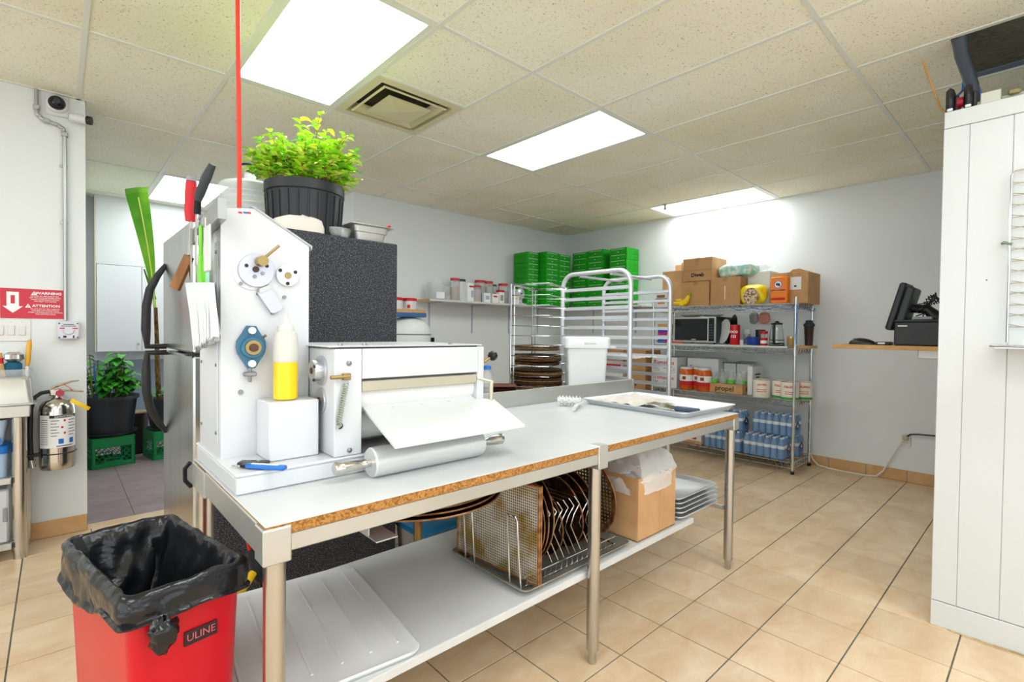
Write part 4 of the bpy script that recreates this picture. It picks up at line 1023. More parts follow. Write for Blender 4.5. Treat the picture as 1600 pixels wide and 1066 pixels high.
build('blade', MB().box(-.088, -.06, -.004, .004, -.002, .001, .0005, M=M_), STEEL2, t)
M_ = Matrix.Translation((.405, 1.50, .9335)) @ Matrix.Rotation(R(-40), 4, 'Z')
t = thing('multi_tool', 'small dark folding multi-tool lying behind the blue knife', 'tool', (.405, 1.50, .928))
build('body', MB().box(-.04, .04, -.018, .012, -.005, .005, .003, M=M_), mat('dark_tool_metal', '#565c63', .4, .5, col2='#2d3136', nscale=60), t)
build('pivot', MB().lathe([(.006, .005), (.006, .008)], (.415, 1.492, .9335), 12), STEEL, t)
t = thing('rolling_pin', 'large aluminium rolling pin lying in front of the sheeter', 'rolling pin', (.89, 1.35, TZ))
py = 1.358; pr_ = .0445; pz = TZ+pr_
RP = mat('satin_aluminium', '#dcdedd', .3, .55)
build('barrel', MB().lathe([(.036, -.205), (pr_-.004, -.206), (pr_, -.202), (pr_, .202), (pr_-.004, .206), (.036, .205)], (.888, py, pz), 48, Matrix.Rotation(R(90), 4, 'Y')), RP, t)
for s in (-1, 1):
    build('handle', MB().lathe([(.011, .205), (.013, .218), (.013, .226), (.011, .232), (.015, .25), (.0185, .285), (.019, .31), (.0155, .315)], (.888, py, pz), 24, Matrix.Rotation(R(90*s), 4, 'Y')), STEEL2, t)
# sheet tray on the right end with flour cloths, scraper
t = thing('sheet_tray', 'pale sheet tray with floury paper on the right end of the work table', 'tray', (2.63, 1.585, TZ), R(-3))
def sheet_tray(t, a, b, h, m, z=0):
    return build('tray', loft([rl(-a+.02, a-.02, -b+.02, b-.02, .02, z), rl(-a, a, -b, b, .025, z+h-.004), rl(-a-.008, a+.008, -b-.008, b+.008, .03, z+h-.002), rl(-a-.008, a+.008, -b-.008, b+.008, .03, z+h+.003), rl(-a+.002, a-.002, -b+.002, b-.002, .025, z+h), rl(-a+.022, a-.022, -b+.022, b-.022, .02, z+.003)]), m, t, local=True)
sheet_tray(t, .265, .345, .03, ALUW, .001)
def crumple(u, v):
    x = -.22+.40*u; y = -.02+.32*v
    return (x, y, .020+.022*abs(noise.noise(Vector((x*14, y*11, 1))))+.03*math.sin(math.pi*u)*math.sin(math.pi*v))
t2 = solo('floury_paper', MB().sheet(lambda u, v: tuple(Matrix.Translation((2.63, 1.585, TZ)) @ Matrix.Rotation(R(-3), 4, 'Z') @ Vector(crumple(u, v))), 30, 26), mat('floury_parchment', '#c9c2b2', .8, col2='#d8d6d0', nscale=9), 'crumpled floury parchment heaped in the sheet tray', 'paper', (2.63, 1.585, TZ+.012), sm=70)
t = thing('dough_scraper', 'dough cutter with a dark blue handle lying in the sheet tray', 'scraper', (2.53, 1.40, TZ+.005))
M_ = Matrix.Translation((2.53, 1.40, TZ+.020)) @ Matrix.Rotation(R(-86), 4, 'Z')
build('blade', MB().box(-.16, -.01, -.05, .05, -.002, .002, .001, M=M_ @ Matrix.Rotation(R(6), 4, 'Y')), STEEL2, t)
build('handle', MB().box(-.01, .13, -.018, .018, -.012, .014, .008, M=M_), mat('navy_plastic', '#3c4c63', .4), t)
t = thing('dough_docker', 'white spiked dough docker roller lying near the backsplash', 'docker', (2.22, 1.90, TZ))
M_ = Matrix.Translation((2.23, 1.92, TZ+.032)) @ Matrix.Rotation(R(-60), 4, 'Z')
q = MB().cyl(M_ @ Vector((-.07, 0, 0)), M_ @ Vector((.07, 0, 0)), .02, n=16)
for i in range(7):
    for k in range(8):
        a = R(45*k+22*(i % 2)); x = -.06+i*.02
        q.cyl(M_ @ Vector((x, .019*math.cos(a), .019*math.sin(a))), M_ @ Vector((x, .031*math.cos(a), .031*math.sin(a))), .004, .002, 6)
build('spiked_roller', q, WPLAST, t, sm=None)
build('handle', MB().tube([M_ @ Vector((.075, 0, 0)), M_ @ Vector((.085, -.03, -.005)), M_ @ Vector((.06, -.07, -.01)), M_ @ Vector((.06, -.20, -.016))], [.006, .007, .01, .012], 10), WPLAST, t)
# ================================================================== under the work table
SZ = .3562
def pan_disc(r, M, th=.012):
    return MB().lathe([(r*.92, 0), (r, th*.8), (r+.004, th), (r+.002, th+.003), (r-.004, th), (r*.91, .003), (.01, .003)], (0, 0, 0), 56, M)
t = thing('pan_slide', 'pale metal shelf bracket slung under the work table for round pans', 'bracket', (.95, 1.45, .74))
SLIDE = t
build('slide', MB().box(.648, .715, 1.25, 1.80, .718, .722, .001).box(.648, .652, 1.30, 1.80, .722, .80), ALUW, t, sm=None)
for k, lab in enumerate(('lowest dark round pizza pan slung under the work table', 'middle dark round pizza pan slung under the work table', 'top dark round pizza pan slung under the work table')):
    r = .292-.005*k
    M_ = Matrix.Translation((.955, 1.53+.004*k, .7235+k*.0125))
    t = thing('pizza_pan', lab, 'pan', (.955, 1.53, .723+k*.0125), group='round pans under the table top')
    build('dish', pan_disc(r, M_, .011), PANBRN, t)
    build('rim', MB().tube([(.955+(r+.003)*math.cos(a), 1.53+.004*k+(r+.003)*math.sin(a), .7235+k*.0125+.0115) for a in [2*math.pi*i/56 for i in range(56)]], .0032, 6, closed=True), PANEDGE, t)
build('slide', MB().box(1.13, 1.20, 1.42, 1.80, .718, .722, .001).box(1.196, 1.2, 1.42, 1.80, .722, .80), ALUW, SLIDE, sm=None)
# aluminium sheet pan that carries the pan rack
t = thing('sheet_pan', 'dull aluminium sheet pan under the standing pizza pans', 'tray', (1.55, 1.475, SZ))
sheet_tray(t, .322, .222, .022, DKSTEEL, .001)
# wire pan rack
t = thing('pan_rack', 'chrome wire rack of loops holding pizza pans upright', 'rack', (1.55, 1.475, SZ))
rk = lambda p, r=.0028: build('wire', MB().tube(p, r, 8), CHROME, t)
zb = SZ+.009
for y in (1.30, 1.63):
    rk([(1.25, y, zb+.034), (1.83, y, zb+.034)]); rk([(1.25, y, zb), (1.83, y, zb)])
    for k in range(19): rk([(1.25+k*.0322, y, zb), (1.25+k*.0322, y, zb+.034)], .0018)
for x in (1.25, 1.83): rk([(x, 1.30, zb), (x, 1.63, zb)])
for y0, y1 in ((1.285, 1.345), (1.555, 1.615)):
    x = 1.238; h = .265
    rk([(x, y0, zb), (x-.004, y0+.01, zb+h*.5), (x-.008, y0+.016, zb+h-.014), (x-.008, y0+.026, zb+h), (x-.008, y1+.004, zb+h), (x-.008, y1-.002+.012, zb+h-.014), (x-.004, y1+.006, zb+h*.5), (x, y1, zb)], .0038)
for x in [1.43, 1.465, 1.50, 1.535, 1.57, 1.605, 1.66, 1.70]:
    p = []
    for y, dirn in ((1.31, 1), (1.60, -1)):
        seg = [(x, y, zb+.034), (x-.02, y+.012*dirn, zb+.09), (x-.055, y+.01*dirn, zb+.15), (x-.05, y-.004*dirn, zb+.20), (x-.02, y-.006*dirn, zb+.235), (x-.03, y+.012*dirn, zb+.262)]
        p += seg if dirn > 0 else seg[::-1]
    rk(p, .0026)
# square perforated pans
PERF = mat('stained_perforated_pan', '#d8d2c2', .32, .4, col2='#a98a4a', nscale=9, thr=(.42, .62))
def perf_square(S, Hh, n, nh):
    q = MB(); c = S/n; d = Hh/nh
    for i in range(n):
        for j in range(nh):
            x = -S/2+i*c; y = j*d; kx, ky = c*.36, d*.36; cx, cy = x+c/2, y+d/2
            v = [(0, a, b) for a, b in ((x, y), (x+c, y), (x+c, y+d), (x, y+d), (cx-kx, cy), (cx, cy-ky), (cx+kx, cy), (cx, cy+ky))]
            q.add(v, [(0, 4, 3), (0, 1, 5), (1, 2, 6), (2, 3, 7), (0, 5, 4), (1, 6, 5), (2, 7, 6), (3, 4, 7)])
    return q
pa = Vector((1.292, 1.25)); pb = Vector((1.258, 1.70)); ang = math.atan2(-(pb-pa).x, (pb-pa).y)
S, HP = .45, .372
q0 = perf_square(S, HP, 44, 36)
for k, lab in enumerate(('nearest square perforated pan standing in the wire rack', 'square perforated pan just behind the nearest one in the wire rack')):
    t = thing('perforated_pan', lab, 'pan', ((pa.x+pb.x)/2+.010*k, (pa.y+pb.y)/2, SZ+.016), ang, group='square perforated pans')
    o = build('perforated_sheet', q0, PERF if k == 0 else PANBRN, t, local=True, sm=None)
    q = MB()
    for a in ((-S/2-.004, -S/2+.006, 0, HP), (S/2-.006, S/2+.004, 0, HP), (-S/2, S/2, 0, .009), (-S/2, S/2, HP-.009, HP)): q.box(-.003, .005, a[0], a[1], a[2], a[3], .0015)
    build('rim', q, PANEDGE, t, local=True, sm=None)
# round pans standing on edge
ords = ['first', 'second', 'third', 'fourth', 'fifth', 'sixth', 'seventh', 'eighth', 'ninth', 'tenth']
for k, (x, r, tilt) in enumerate([(1.335, .172, 2), (1.352, .176, 3), (1.370, .178, 4), (1.388, .182, 5), (1.410, .188, 7), (1.50, .155, -8), (1.62, .16, -8), (1.665, .162, -6), (1.705, .165, -5)]):
    M_ = Matrix.Translation((x, 1.465, SZ+.014+r)) @ Matrix.Rotation(R(tilt), 4, 'Y') @ Matrix.Rotation(R(-90), 4, 'Y')
    t = thing('pizza_pan', ords[k]+' round pizza pan standing on edge behind the square perforated pans', 'pan', (x, 1.465, SZ+.012), group='round pans standing in the wire rack')
    build('dish', pan_disc(r, M_, .012), PANBRN, t)
    build('rim', MB().tube([M_ @ Vector(((r+.003)*math.cos(a), (r+.003)*math.sin(a), .0125)) for a in [2*math.pi*i/56 for i in range(56)]], .003, 6, closed=True), PANEDGE, t)
r = .19; M_ = Matrix.Translation((1.80, 1.46, SZ+.018+r)) @ Matrix.Rotation(R(-6), 4, 'Y') @ Matrix.Rotation(R(-90), 4, 'Y')
t = thing('perforated_disc', 'round perforated pizza disc standing at the far end of the wire rack', 'pan', (1.80, 1.46, SZ+.012))
q = MB(); c = .0165; N = int(r/c)+1
for i in range(-N, N):
    for j in range(-N, N):
        x = i*c; y = j*c
        if max(math.hypot(x+a, y+b) for a in (0, c) for b in (0, c)) > r-.003: continue
        o_ = [(x, y), (x+c, y), (x+c, y+c), (x, y+c)]; k_ = c*.24; cx, cy = x+c/2, y+c/2
        i_ = [(cx-k_, cy-k_), (cx+k_, cy-k_), (cx+k_, cy+k_), (cx-k_, cy+k_)]
        q.add([M_ @ Vector((a, b, .004)) for a, b in o_+i_], [(0, 1, 5, 4), (1, 2, 6, 5), (2, 3, 7, 6), (3, 0, 4, 7)])
build('perforated_sheet', q, mat('dark_perforated', '#7d6a48', .4, .6, col2='#43361f', nscale=14), t, sm=None)
q = MB().lathe([(r-.022, .004), (r, .004), (r+.004, .009), (r, .011), (r-.022, .005)], (0, 0, 0), 56, M_, cap=False); build('rim', q, PANEDGE, t)
# cardboard box with clear liner
t = thing('liner_box', 'open cardboard box with a crumpled clear plastic liner on the lower shelf', 'box', (2.10, 1.41, SZ))
bx0, bx1, by0, by1, bz1 = 1.935, 2.262, 1.25, 1.55, .645
q = MB()
for a in ((bx0, bx1, by0, by0+.005), (bx0, bx1, by1-.005, by1), (bx0, bx0+.005, by0+.005, by1-.005), (bx1-.005, bx1, by0+.005, by1-.005)): q.box(*a, SZ+.001, bz1, .001)
q.box(bx0, bx1, by0, by1, SZ+.0005, SZ+.005); build('carton', q, CARD2, t, sm=None)
build('flap_crease', MB().box(bx0+.18, bx0+.182, by0-.0006, by0, SZ+.005, bz1-.01), TAPE, t, sm=None)
FILM = mat('clear_film', '#fbfdfd', .1, alpha=.5)
def film(u, v):
    a = u*2*math.pi; cx, cy = (bx0+bx1)/2, (by0+by1)/2
    if v < .35: k = v/.35; rx, ry, z = .170, .155, bz1-.085*(1-k)+.004
    else: k = (v-.35)/.65; rx, ry, z = .172*(1-k)**.5+.001, .157*(1-k)**.5+.001, bz1+.006+.11*math.sin(k*1.5)
    sq = 1/max(abs(math.cos(a)), abs(math.sin(a)))**.75
    nz = noise.noise(Vector((math.cos(a)*3, math.sin(a)*3, v*6)))*.024+noise.noise(Vector((math.cos(a)*9, math.sin(a)*9, v*17)))*.012
    mul = 1 if v > .25 else .25
    return (cx+rx*sq*math.cos(a)+nz*mul+(.02*(v > .3)), cy+ry*sq*math.sin(a)+nz*mul*.6-.004, min(.778, z+nz*mul))
build('plastic_liner', MB().sheet(film, 72, 34, cu=True), FILM, t, sm=35)
# stack of sheet trays hanging over the right end of the shelf
for k, lab in enumerate(('lowest', 'second lowest', 'third lowest', 'fourth lowest', 'topmost')):
    t = thing('sheet_tray', f'{lab} of five pale sheet trays stacked past the right end of the lower shelf', 'tray', (2.515+.004*(k % 2), 1.44+.003*k, .3575+k*.023), group='stacked sheet trays')
    sheet_tray(t, .205, .195, .020, ALUW, .001)
# behind: cable, power strip, tub, brown pot
q = MB().tube([(.505, 1.96, .80), (.50, 1.98, .70), (.505, 1.99, .58), (.525, 2.0, .48)], .006, 8)
solo('red_power_cord', q, mat('red_cord', '#d8231b', .4), 'red power cord hanging under the left end of the work table', 'cord', (.525, 2.0, .48))
t = thing('power_connector', 'black cord connector hanging with a yellow plug behind the red bin', 'connector', (.54, 2.0, .38))
build('shell', MB().tube([(.525, 2.0, .485), (.533, 2.0, .46), (.548, 2.0, .40), (.56, 2.0, .36)], [.012, .02, .022, .015], 12), mat('connector_black', '#22252b', .5), t)
build('yellow_plug', MB().tube([(.535, 1.99, .40), (.50, 1.97, .375), (.475, 1.955, .36)], [.014, .018, .02], 12), YELLOW, t)
build('strain_relief', MB().box(.552, .60, 1.99, 2.01, .40, .425, .004), mat('navy_grip', '#26304a', .5), t)
build('tail_cord', MB().tube([(.56, 2.0, .36), (.60, 2.05, .2), (.66, 2.15, .01)], .006, 8), BLACK, t)
q = MB().tube([(.325, 1.93, .86), (.312, 1.94, .84), (.312, 1.94, .80), (.33, 1.94, .775)], .007, 8); 
solo('black_cable', q, BLACK, 'short black cable curling over the back left corner of the work table', 'cable', (.33, 1.94, .775))
t = thing('blue_lid_tub', 'grey tub with a blue lid on the floor behind the lower shelf', 'tub', (1.6, 2.35, 0))
build('tub', loft([rl(1.43, 1.80, 2.22, 2.52, .06, .001), rl(1.41, 1.82, 2.2, 2.54, .07, .21)]), mat('grey_tub', '#a39f97', .5), t)
build('lid', loft([rl(1.405, 1.825, 2.195, 2.545, .07, .21), rl(1.405, 1.825, 2.195, 2.545, .07, .24), rl(1.43, 1.80, 2.22, 2.52, .06, .255)]), mat('teal_blue_lid', '#1c6f9e', .35), t)
# ================================================================== red bin with black bag
BW, BD, BH = .116, .235, .745
t = thing('waste_bin', 'slim red waste bin lined with a black bag', 'bin', (.172, 1.508, 0), R(11))
build('bin', loft([rl(-BW*.78, BW*.78, -BD*.86, BD*.86, .03, 0), rl(-BW*.97, BW*.97, -BD*.98, BD*.98, .03, BH-.05), rl(-BW, BW, -BD, BD, .03, BH-.03), rl(-BW, BW, -BD, BD, .03, BH), rl(-BW+.006, BW-.006, -BD+.006, BD-.006, .028, BH), rl(-BW*.75, BW*.75, -BD*.82, BD*.82, .03, .012)]), RED, t, local=True)
fyb = -BD*(.86+.12*.62/(BH-.05))
lab = build('label_plate', MB().box(-.012, .056, fyb-.0035, fyb+.004, .603, .635, .0004), mat('dark_label', '#2a1718', .5), t, local=True)
text('label_lettering', 'ULINE', .023, mat('label_pink', '#c4606a', .5), lab, (.022, fyb-.0038, .619), FRONT_Y, local=True, sx=.95)
BAG = mat('black_bin_bag', '#17181c', .2, bump=1.0, nscale=10, ndetail=4)
ring_n = 120
base = []
pr0 = rrect(-BW, BW, -BD, BD, .03, 6)
per = [0]
for i in range(len(pr0)): per.append(per[-1]+(Vector(pr0[i])-Vector(pr0[(i+1) % len(pr0)])).length)
def ringpt(u):
    d = (u % 1)*per[-1]
    for i in range(len(pr0)):
        if per[i+1] >= d:
            k = (d-per[i])/max(1e-9, per[i+1]-per[i]); return Vector(pr0[i]).lerp(Vector(pr0[(i+1) % len(pr0)]), k)
    return Vector(pr0[0])
def bag(u, v):
    p = ringpt(u)
    nz = noise.noise(Vector((p.x*9, p.y*9, v*3.0)))
    n2 = noise.noise(Vector((p.x*28+v*4, p.y*28, v*9)))
    hang = .052+.018*noise.noise(Vector((p.x*8, p.y*8, 4)))+.055*max(0, min(1, (-p.x-.09)*30))*max(0, min(1, (p.y+.12)*6))
    d = p.normalized()
    if v < .3:                       # outside skirt
        k = v/.3; off = .010+.010*abs(nz)+.004*n2; z = BH-hang*(1-k)+.004*n2
        if k < .12: off += .006
    elif v < .42:                    # over the rim
        k = (v-.3)/.12; off = (.012+.006*nz)*(1-k)-.012*k; z = BH+.014*math.sin(math.pi*k)+.006*n2
    else:                            # inside
        k = (v-.42)/.58; off = -.012-.045*k-.022*abs(nz)*(.4+k)-.010*n2-.04*min(1, 3*k)*abs(noise.noise(Vector((p.x*17+7, p.y*17, k*2.5)))); z = BH-.02-.40*k+.02*nz*k
        p = p*(1-.16*k)
    sx = 1 if abs(p.x) >= BW-.031 else 0; sy_ = 1 if abs(p.y) >= BD-.031 else 0
    q = Vector((p.x+(off*math.copysign(1, p.x) if sx else 0), p.y+(off*math.copysign(1, p.y) if sy_ else 0)))
    return (q.x, q.y, z)
build('bag', MB().sheet(bag, 150, 46, cu=True), BAG, t, local=True, sm=60)
build('bag_floor', MB().sheet(lambda u, v: (-.085+.17*u, -.19+.38*v, .345+.03*noise.noise(Vector((u*5, v*7, 0)))), 14, 20), BAG, t, local=True, sm=60)
def knot(u, v):
    a = u*2*math.pi; th = v*math.pi; r = .026+.010*noise.noise(Vector((math.cos(a)*2, math.sin(a)*2, v*7)))
    return (-.062+r*1.05*math.sin(th)*math.cos(a), -.262+r*.8*math.sin(th)*math.sin(a), .668+r*1.7*math.cos(th)*.8)
build('bag_knot', MB().sheet(knot, 20, 14, cu=True), BAG, t, local=True, sm=60)
# ================================================================== counter behind the work table
t = thing('rear_counter', 'steel rear counter with an upstand behind the work table', 'counter', (2.25, 2.5, 0))
build('front_board', MB().box(1.24, 3.185, 1.932, 2.112, .845, .869, .001), LAMI, t, sm=None)
build('upstand', MB().box(1.24, 3.185, 2.112, 2.128, .80, .962, .003), STEEL, t, sm=None)
build('upstand_end', MB().box(3.165, 3.185, 2.108, 2.112, .869, .962, .001), STEEL, t, sm=None)
build('top', MB().box(1.41, 3.185, 2.129, 3.05, .82, .86, .003), STEEL, t, sm=None)
build('rail', MB().box(1.26, 3.17, 1.94, 1.965, .79, .845, .003), STEEL, t, sm=None)
for (x, y) in ((1.28, 2.05), (3.145, 1.965), (1.46, 3.0), (3.145, 3.0)):
    build('leg', MB().cyl((x, y, 0), (x, y, .82), .021, n=16), mat('brassy_leg', '#9d8156', .35, .8) if x < 1.4 else STEEL, t)
build('side_rail', MB().box(3.13, 3.16, 1.965, 3.0, .70, .73, .003), STEEL, t)
CT = .861
# stack of brown pans on the rear counter
for k in range(3):
    t = thing('baking_pan', ('lowest', 'middle', 'top')[k]+' of three red-brown baking pans stacked by the wire pan tree', 'pan', (2.40, 2.80, CT+k*.016), R(-38), group='red-brown pans on the rear counter')
    build('pan', loft([rl(-.14, .14, -.10, .10, .02, .001), rl(-.155, .155, -.115, .115, .02, .014), rl(-.16, .16, -.12, .12, .02, .0145), rl(-.15, .15, -.11, .11, .02, .010)]), mat('red_brown_pan', '#6b3a28', .5, .3), t, local=True)
t = thing('blue_cap_bottle', 'slim clear bottle with a blue cap behind the sheeter lever', 'bottle', (1.83, 2.2, CT))
build('bottle', MB().lathe([(.026, CT+.001), (.028, CT+.01), (.028, CT+.19), (.014, CT+.215), (.013, CT+.225)], (1.83, 2.2, 0), 20), CLEAR, t)
build('cap', MB().lathe([(.022, CT+.226), (.022, CT+.246), (.01, CT+.25)], (1.83, 2.2, 0), 16), BLUEP, t)
# chrome wire pan tree with stacks of pizza screens
t = thing('wire_pan_tree', 'chrome wire pan tree holding stacks of pizza screens on the rear counter', 'rack', (2.8, 2.8, CT))
TH = 1.67
pA, pB = Vector((2.555, 2.80)), Vector((2.985, 3.0))
vdir = Vector((.5, -.866)); udir = (pB-pA).normalized()
for p in (pA, pB):
    for off in (0, .05):
        a = p+udir*off*.6+vdir*off*.3
        build('upright', MB().tube([(a.x, a.y, CT), (a.x, a.y, TH)], .0058, 8), CHROME, t)
    e = p+udir*.03+vdir*.015
    build('cap_wire', MB().tube([(p.x, p.y, TH), (e.x, e.y, TH+.004)], .0042, 8), CHROME, t)
W_ = .30
for k in range(11):
    z = CT+.03+k*.077
    a, b = pA, pB; c_, d_ = pA+vdir*W_, pB+vdir*W_
    build('shelf_loop', MB().tube([(a.x, a.y, z), (b.x, b.y, z), (d_.x, d_.y, z), (c_.x, c_.y, z)], .003, 8, closed=True), CHROME, t)
build('top_loop', MB().tube([(p.x, p.y, TH) for p in (pA, pB, pB+vdir*W_, pA+vdir*W_)], .0042, 8, closed=True), CHROME, t)
cs = pA+(pB-pA)*.5+vdir*.125
SCREENL = mat('pale_screen_rim', '#c4a680', .4, .4, col2='#8f6f4a', nscale=50)
ORD = ['lowest', 'second lowest', 'third lowest', 'fourth lowest', 'fifth lowest', 'sixth lowest', 'seventh lowest', 'eighth lowest', 'ninth lowest', 'tenth lowest', 'eleventh lowest', 'twelfth lowest', 'thirteenth lowest', 'fourteenth lowest', 'fifteenth lowest', 'sixteenth lowest', 'seventeenth lowest']
def screens(n, z0, dz, r, lab, shift):
    for k in range(n):
        dx, dy = random.uniform(-.012, .012), random.uniform(-.012, .012)
        z = z0+k*dz
        o = tag(build('pizza_screen', (lambda: (MB().lathe([(r-.012, -.0015), (r, -.002), (r+.003, .0015), (r-.002, .004), (r-.014, .0015)], (0, 0, 0), 40, cap=False)).lathe([(r-.01, 0), (.004, .0005)], (0, 0, 0), 40))(), (SCREEN, PANEDGE, SCREENL, SCREEN, SCREENL)[(k*3+n) % 5], None), ORD[k]+' '+lab, 'pizza screen', 'round wire pizza screens')
        o.location = (cs.x+dx+shift[0], cs.y+dy+shift[1], z); o.rotation_euler = (random.uniform(-.015, .015), random.uniform(-.015, .015), random.random()*6)
screens(14, CT+.012, .0105, .205, 'round wire pizza screen in the tall bottom stack of the pan tree', (0, 0))
screens(7, CT+.19, .0118, .19, 'round wire pizza screen in the middle stack of the pan tree', (0, 0))
screens(4, CT+.30, .0105, .185, 'round wire pizza screen in the small upper stack of the pan tree', (0, 0))
# white tub with lid
t = thing('ingredient_tub', 'white rectangular ingredient tub with a lid on the rear counter', 'tub', (3.0, 2.43, CT), FACECAM)
build('tub', loft([rl(-.135, .135, -.11, .11, .02, .001), rl(-.152, .152, -.125, .125, .025, .34)]), mat('tub_white', '#e3e6e9', .4), t, local=True)
build('lid', loft([rl(-.165, .165, -.135, .135, .03, .325), rl(-.17, .17, -.14, .14, .03, .33), rl(-.17, .17, -.14, .14, .03, .40), rl(-.16, .16, -.13, .13, .03, .412)]), mat('tub_white', '#e3e6e9', .4), t, local=True)
build('grip', MB().box(-.03, .06, -.1445, -.138, .36, .375, .003), WPLAST, t, local=True)
build('lid_overhang', MB().box(.165, .21, -.13, .13, .328, .345, .004), WPLAST, t, local=True)
# ================================================================== bun pan rack
t = thing('bun_pan_rack', 'tall aluminium bun pan rack with rounded top frames', 'rack', (3.55, 2.55, 0))
RH = 1.80; ya, yb = 2.205, 2.90; RB = mat('rack_aluminium', '#d5d8dd', .4, .6)
def frame(x):
    r = .115
    pts = [(x, ya, .13), (x, ya, RH-r)]+[(x, ya+r-r*math.cos(a), RH-r+r*math.sin(a)) for a in [R(90)*k/8 for k in range(1, 9)]]
    pts += [(x, yb-r+r*math.sin(a), RH-r+r*math.cos(a)) for a in [R(90)*k/8 for k in range(0, 9)]]+[(x, yb, .13)]
    build('side_frame', MB().tube(pts, .0185, 14), RB, t)
    s = 1 if x < 3.5 else -1
    for k in range(19):
        z = RH-.135-k*.0795
        q = MB().box(x-.002, x+.004 if s > 0 else x+.002, ya, yb, z-.013, z+.013, .0008)
        q.box(min(x, x+s*.032), max(x, x+s*.032), ya, yb, z-.013, z-.010, .0008)
        build('runner', q, RB, t, sm=None)
frame(3.262); frame(3.845)
for y in (ya+.19, yb-.19):
    build('top_brace', MB().box(3.262, 3.845, y-.012, y+.012, RH-.03, RH-.012, .003), RB, t)
for y in (ya, yb):
    build('bottom_brace', MB().box(3.262, 3.845, y-.015, y+.015, .13, .16, .003), RB, t)
    for x in (3.275, 3.832):
        w = build('caster', MB().cyl((x-.014, y, .05), (x+.014, y, .05), .05, n=24), DGREY, t)
        build('fork', MB().box(x-.02, x+.02, y-.02, y+.02, .098, .135, .004), STEEL, w)
# plastic bag on top of a tray in the rack
q = MB().sheet(lambda u, v: (3.30+.5*u, 2.28+.55*v, 1.098+.012*math.sin(u*3.1)*math.sin(v*3.1)+.02*abs(noise.noise(Vector((u*7, v*7, 3))))), 24, 24)
solo('folded_plastic_sheet', q, mat('milky_film', '#e8ecee', .35), 'milky plastic sheet lying on a runner of the bun pan rack', 'plastic sheet', (3.55, 2.55, 1.098), sm=70)
# ================================================================== mixer behind the fridge
mc = (2.62, 4.42)
t = thing('planetary_mixer', 'pale grey domed mixer standing behind the fridge', 'mixer', (mc[0], mc[1], 0))
MIXM = mat('mixer_grey', '#d9dfd9', .3)
build('head', MB().lathe([(.225, 1.06), (.232, 1.10), (.232, 1.262)], (mc[0], mc[1], 0), 48), MIXM, t)
build('dome', MB().lathe([(.232, 1.27), (.230, 1.31), (.215, 1.36), (.185, 1.395), (.13, 1.425), (.06, 1.438)], (mc[0], mc[1], 0), 48), MIXM, t)
build('seam', MB().lathe([(.2335, 1.262), (.2335, 1.27)], (mc[0], mc[1], 0), 48), DGREY, t)
build('latch', MB().box(mc[0]+.2, mc[0]+.235, mc[1]-.14, mc[1]-.115, 1.19, 1.235, .005), BLKMET, t)
build('column', MB().box(mc[0]-.12, mc[0]+.12, mc[1]+.0, mc[1]+.22, .1, 1.06, .03), MIXM, t)
build('foot', MB().box(mc[0]-.2, mc[0]+.2, mc[1]-.26, mc[1]+.24, .0, .12, .03), MIXM, t)
build('bowl', MB().lathe([(.10, .38), (.16, .42), (.19, .55), (.195, .75), (.2, .755)], (mc[0], mc[1]-.08, 0), 36), STEEL2, t)
t = thing('cardboard_tray', 'shallow cardboard tray with a blue edge on top of the mixer', 'tray', (2.55, 4.40, 1.439), R(-4))
build('tray', MB().box(-.2, .19, -.13, .13, .04, .075, .002), CARD2, t, local=True)
build('blue_film', MB().box(-.205, .195, -.135, .135, .0, .042, .002), mat('blue_film', '#375f92', .4), t, local=True)
for k, (x, lab) in enumerate(((2.63, 'white tub with a red lid on the tray, right of its twin'), (2.47, 'white tub with a red lid half hidden by the fridge side'))):
    t = thing('lidded_tub', lab, 'tub', (x, 4.40, 1.5155), group='tubs with red lids on the mixer')
    z = 1.5155
    build('tub', MB().lathe([(.062, z+.001), (.070, z+.085)], (x, 4.40, 0), 28), WPLAST, t)
    build('lid', MB().lathe([(.074, z+.085), (.074, z+.112), (.06, z+.116)], (x, 4.40, 0), 28), RED, t)
    build('print', MB().box(x-.06, x-.035, 4.40-.068, 4.40-.055, z+.015, z+.045), REDP, t)
# ================================================================== wall shelf along the back wall, with brackets
SHZ = 1.655
t = thing('wall_shelf', 'long white wall shelf of jars on the back wall', 'shelf', (4.3, 4.77, SHZ))
build('board', MB().box(3.0, 5.29, 4.60, YL-.001, SHZ-.022, SHZ, .002), SHELFW, t, sm=None)
build('end_edge', MB().box(2.994, 3.0, 4.60, YL-.001, SHZ-.022, SHZ, .001), PINE, t, sm=None)
for x in (3.2, 3.83, 4.45, 5.0):
    q = MB().box(x-.010, x+.010, YL-.006, YL-.001, 1.28, SHZ-.023, .001).box(x-.010, x+.010, 4.66, YL-.006, SHZ-.030, SHZ-.023, .001)
    build('bracket', q, mat('lilac_bracket', '#aeb0c6', .5, .3), t, sm=None)
t = thing('wall_shelf', 'white wall shelf on the right wall under the green cartons', 'shelf', (5.44, 4.2, SHZ))
build('board', MB().box(5.292, XR-.001, 3.42, YL-.001, SHZ-.022, SHZ, .002), SHELFW, t, sm=None)
for y in (3.7, 4.4):
    q = MB().box(XR-.006, XR-.001, y-.010, y+.010, 1.30, SHZ-.023, .001).box(5.33, XR-.006, y-.010, y+.010, SHZ-.030, SHZ-.023, .001)
    build('bracket', q, mat('lilac_bracket', '#aeb0c6', .5, .3), t, sm=None)
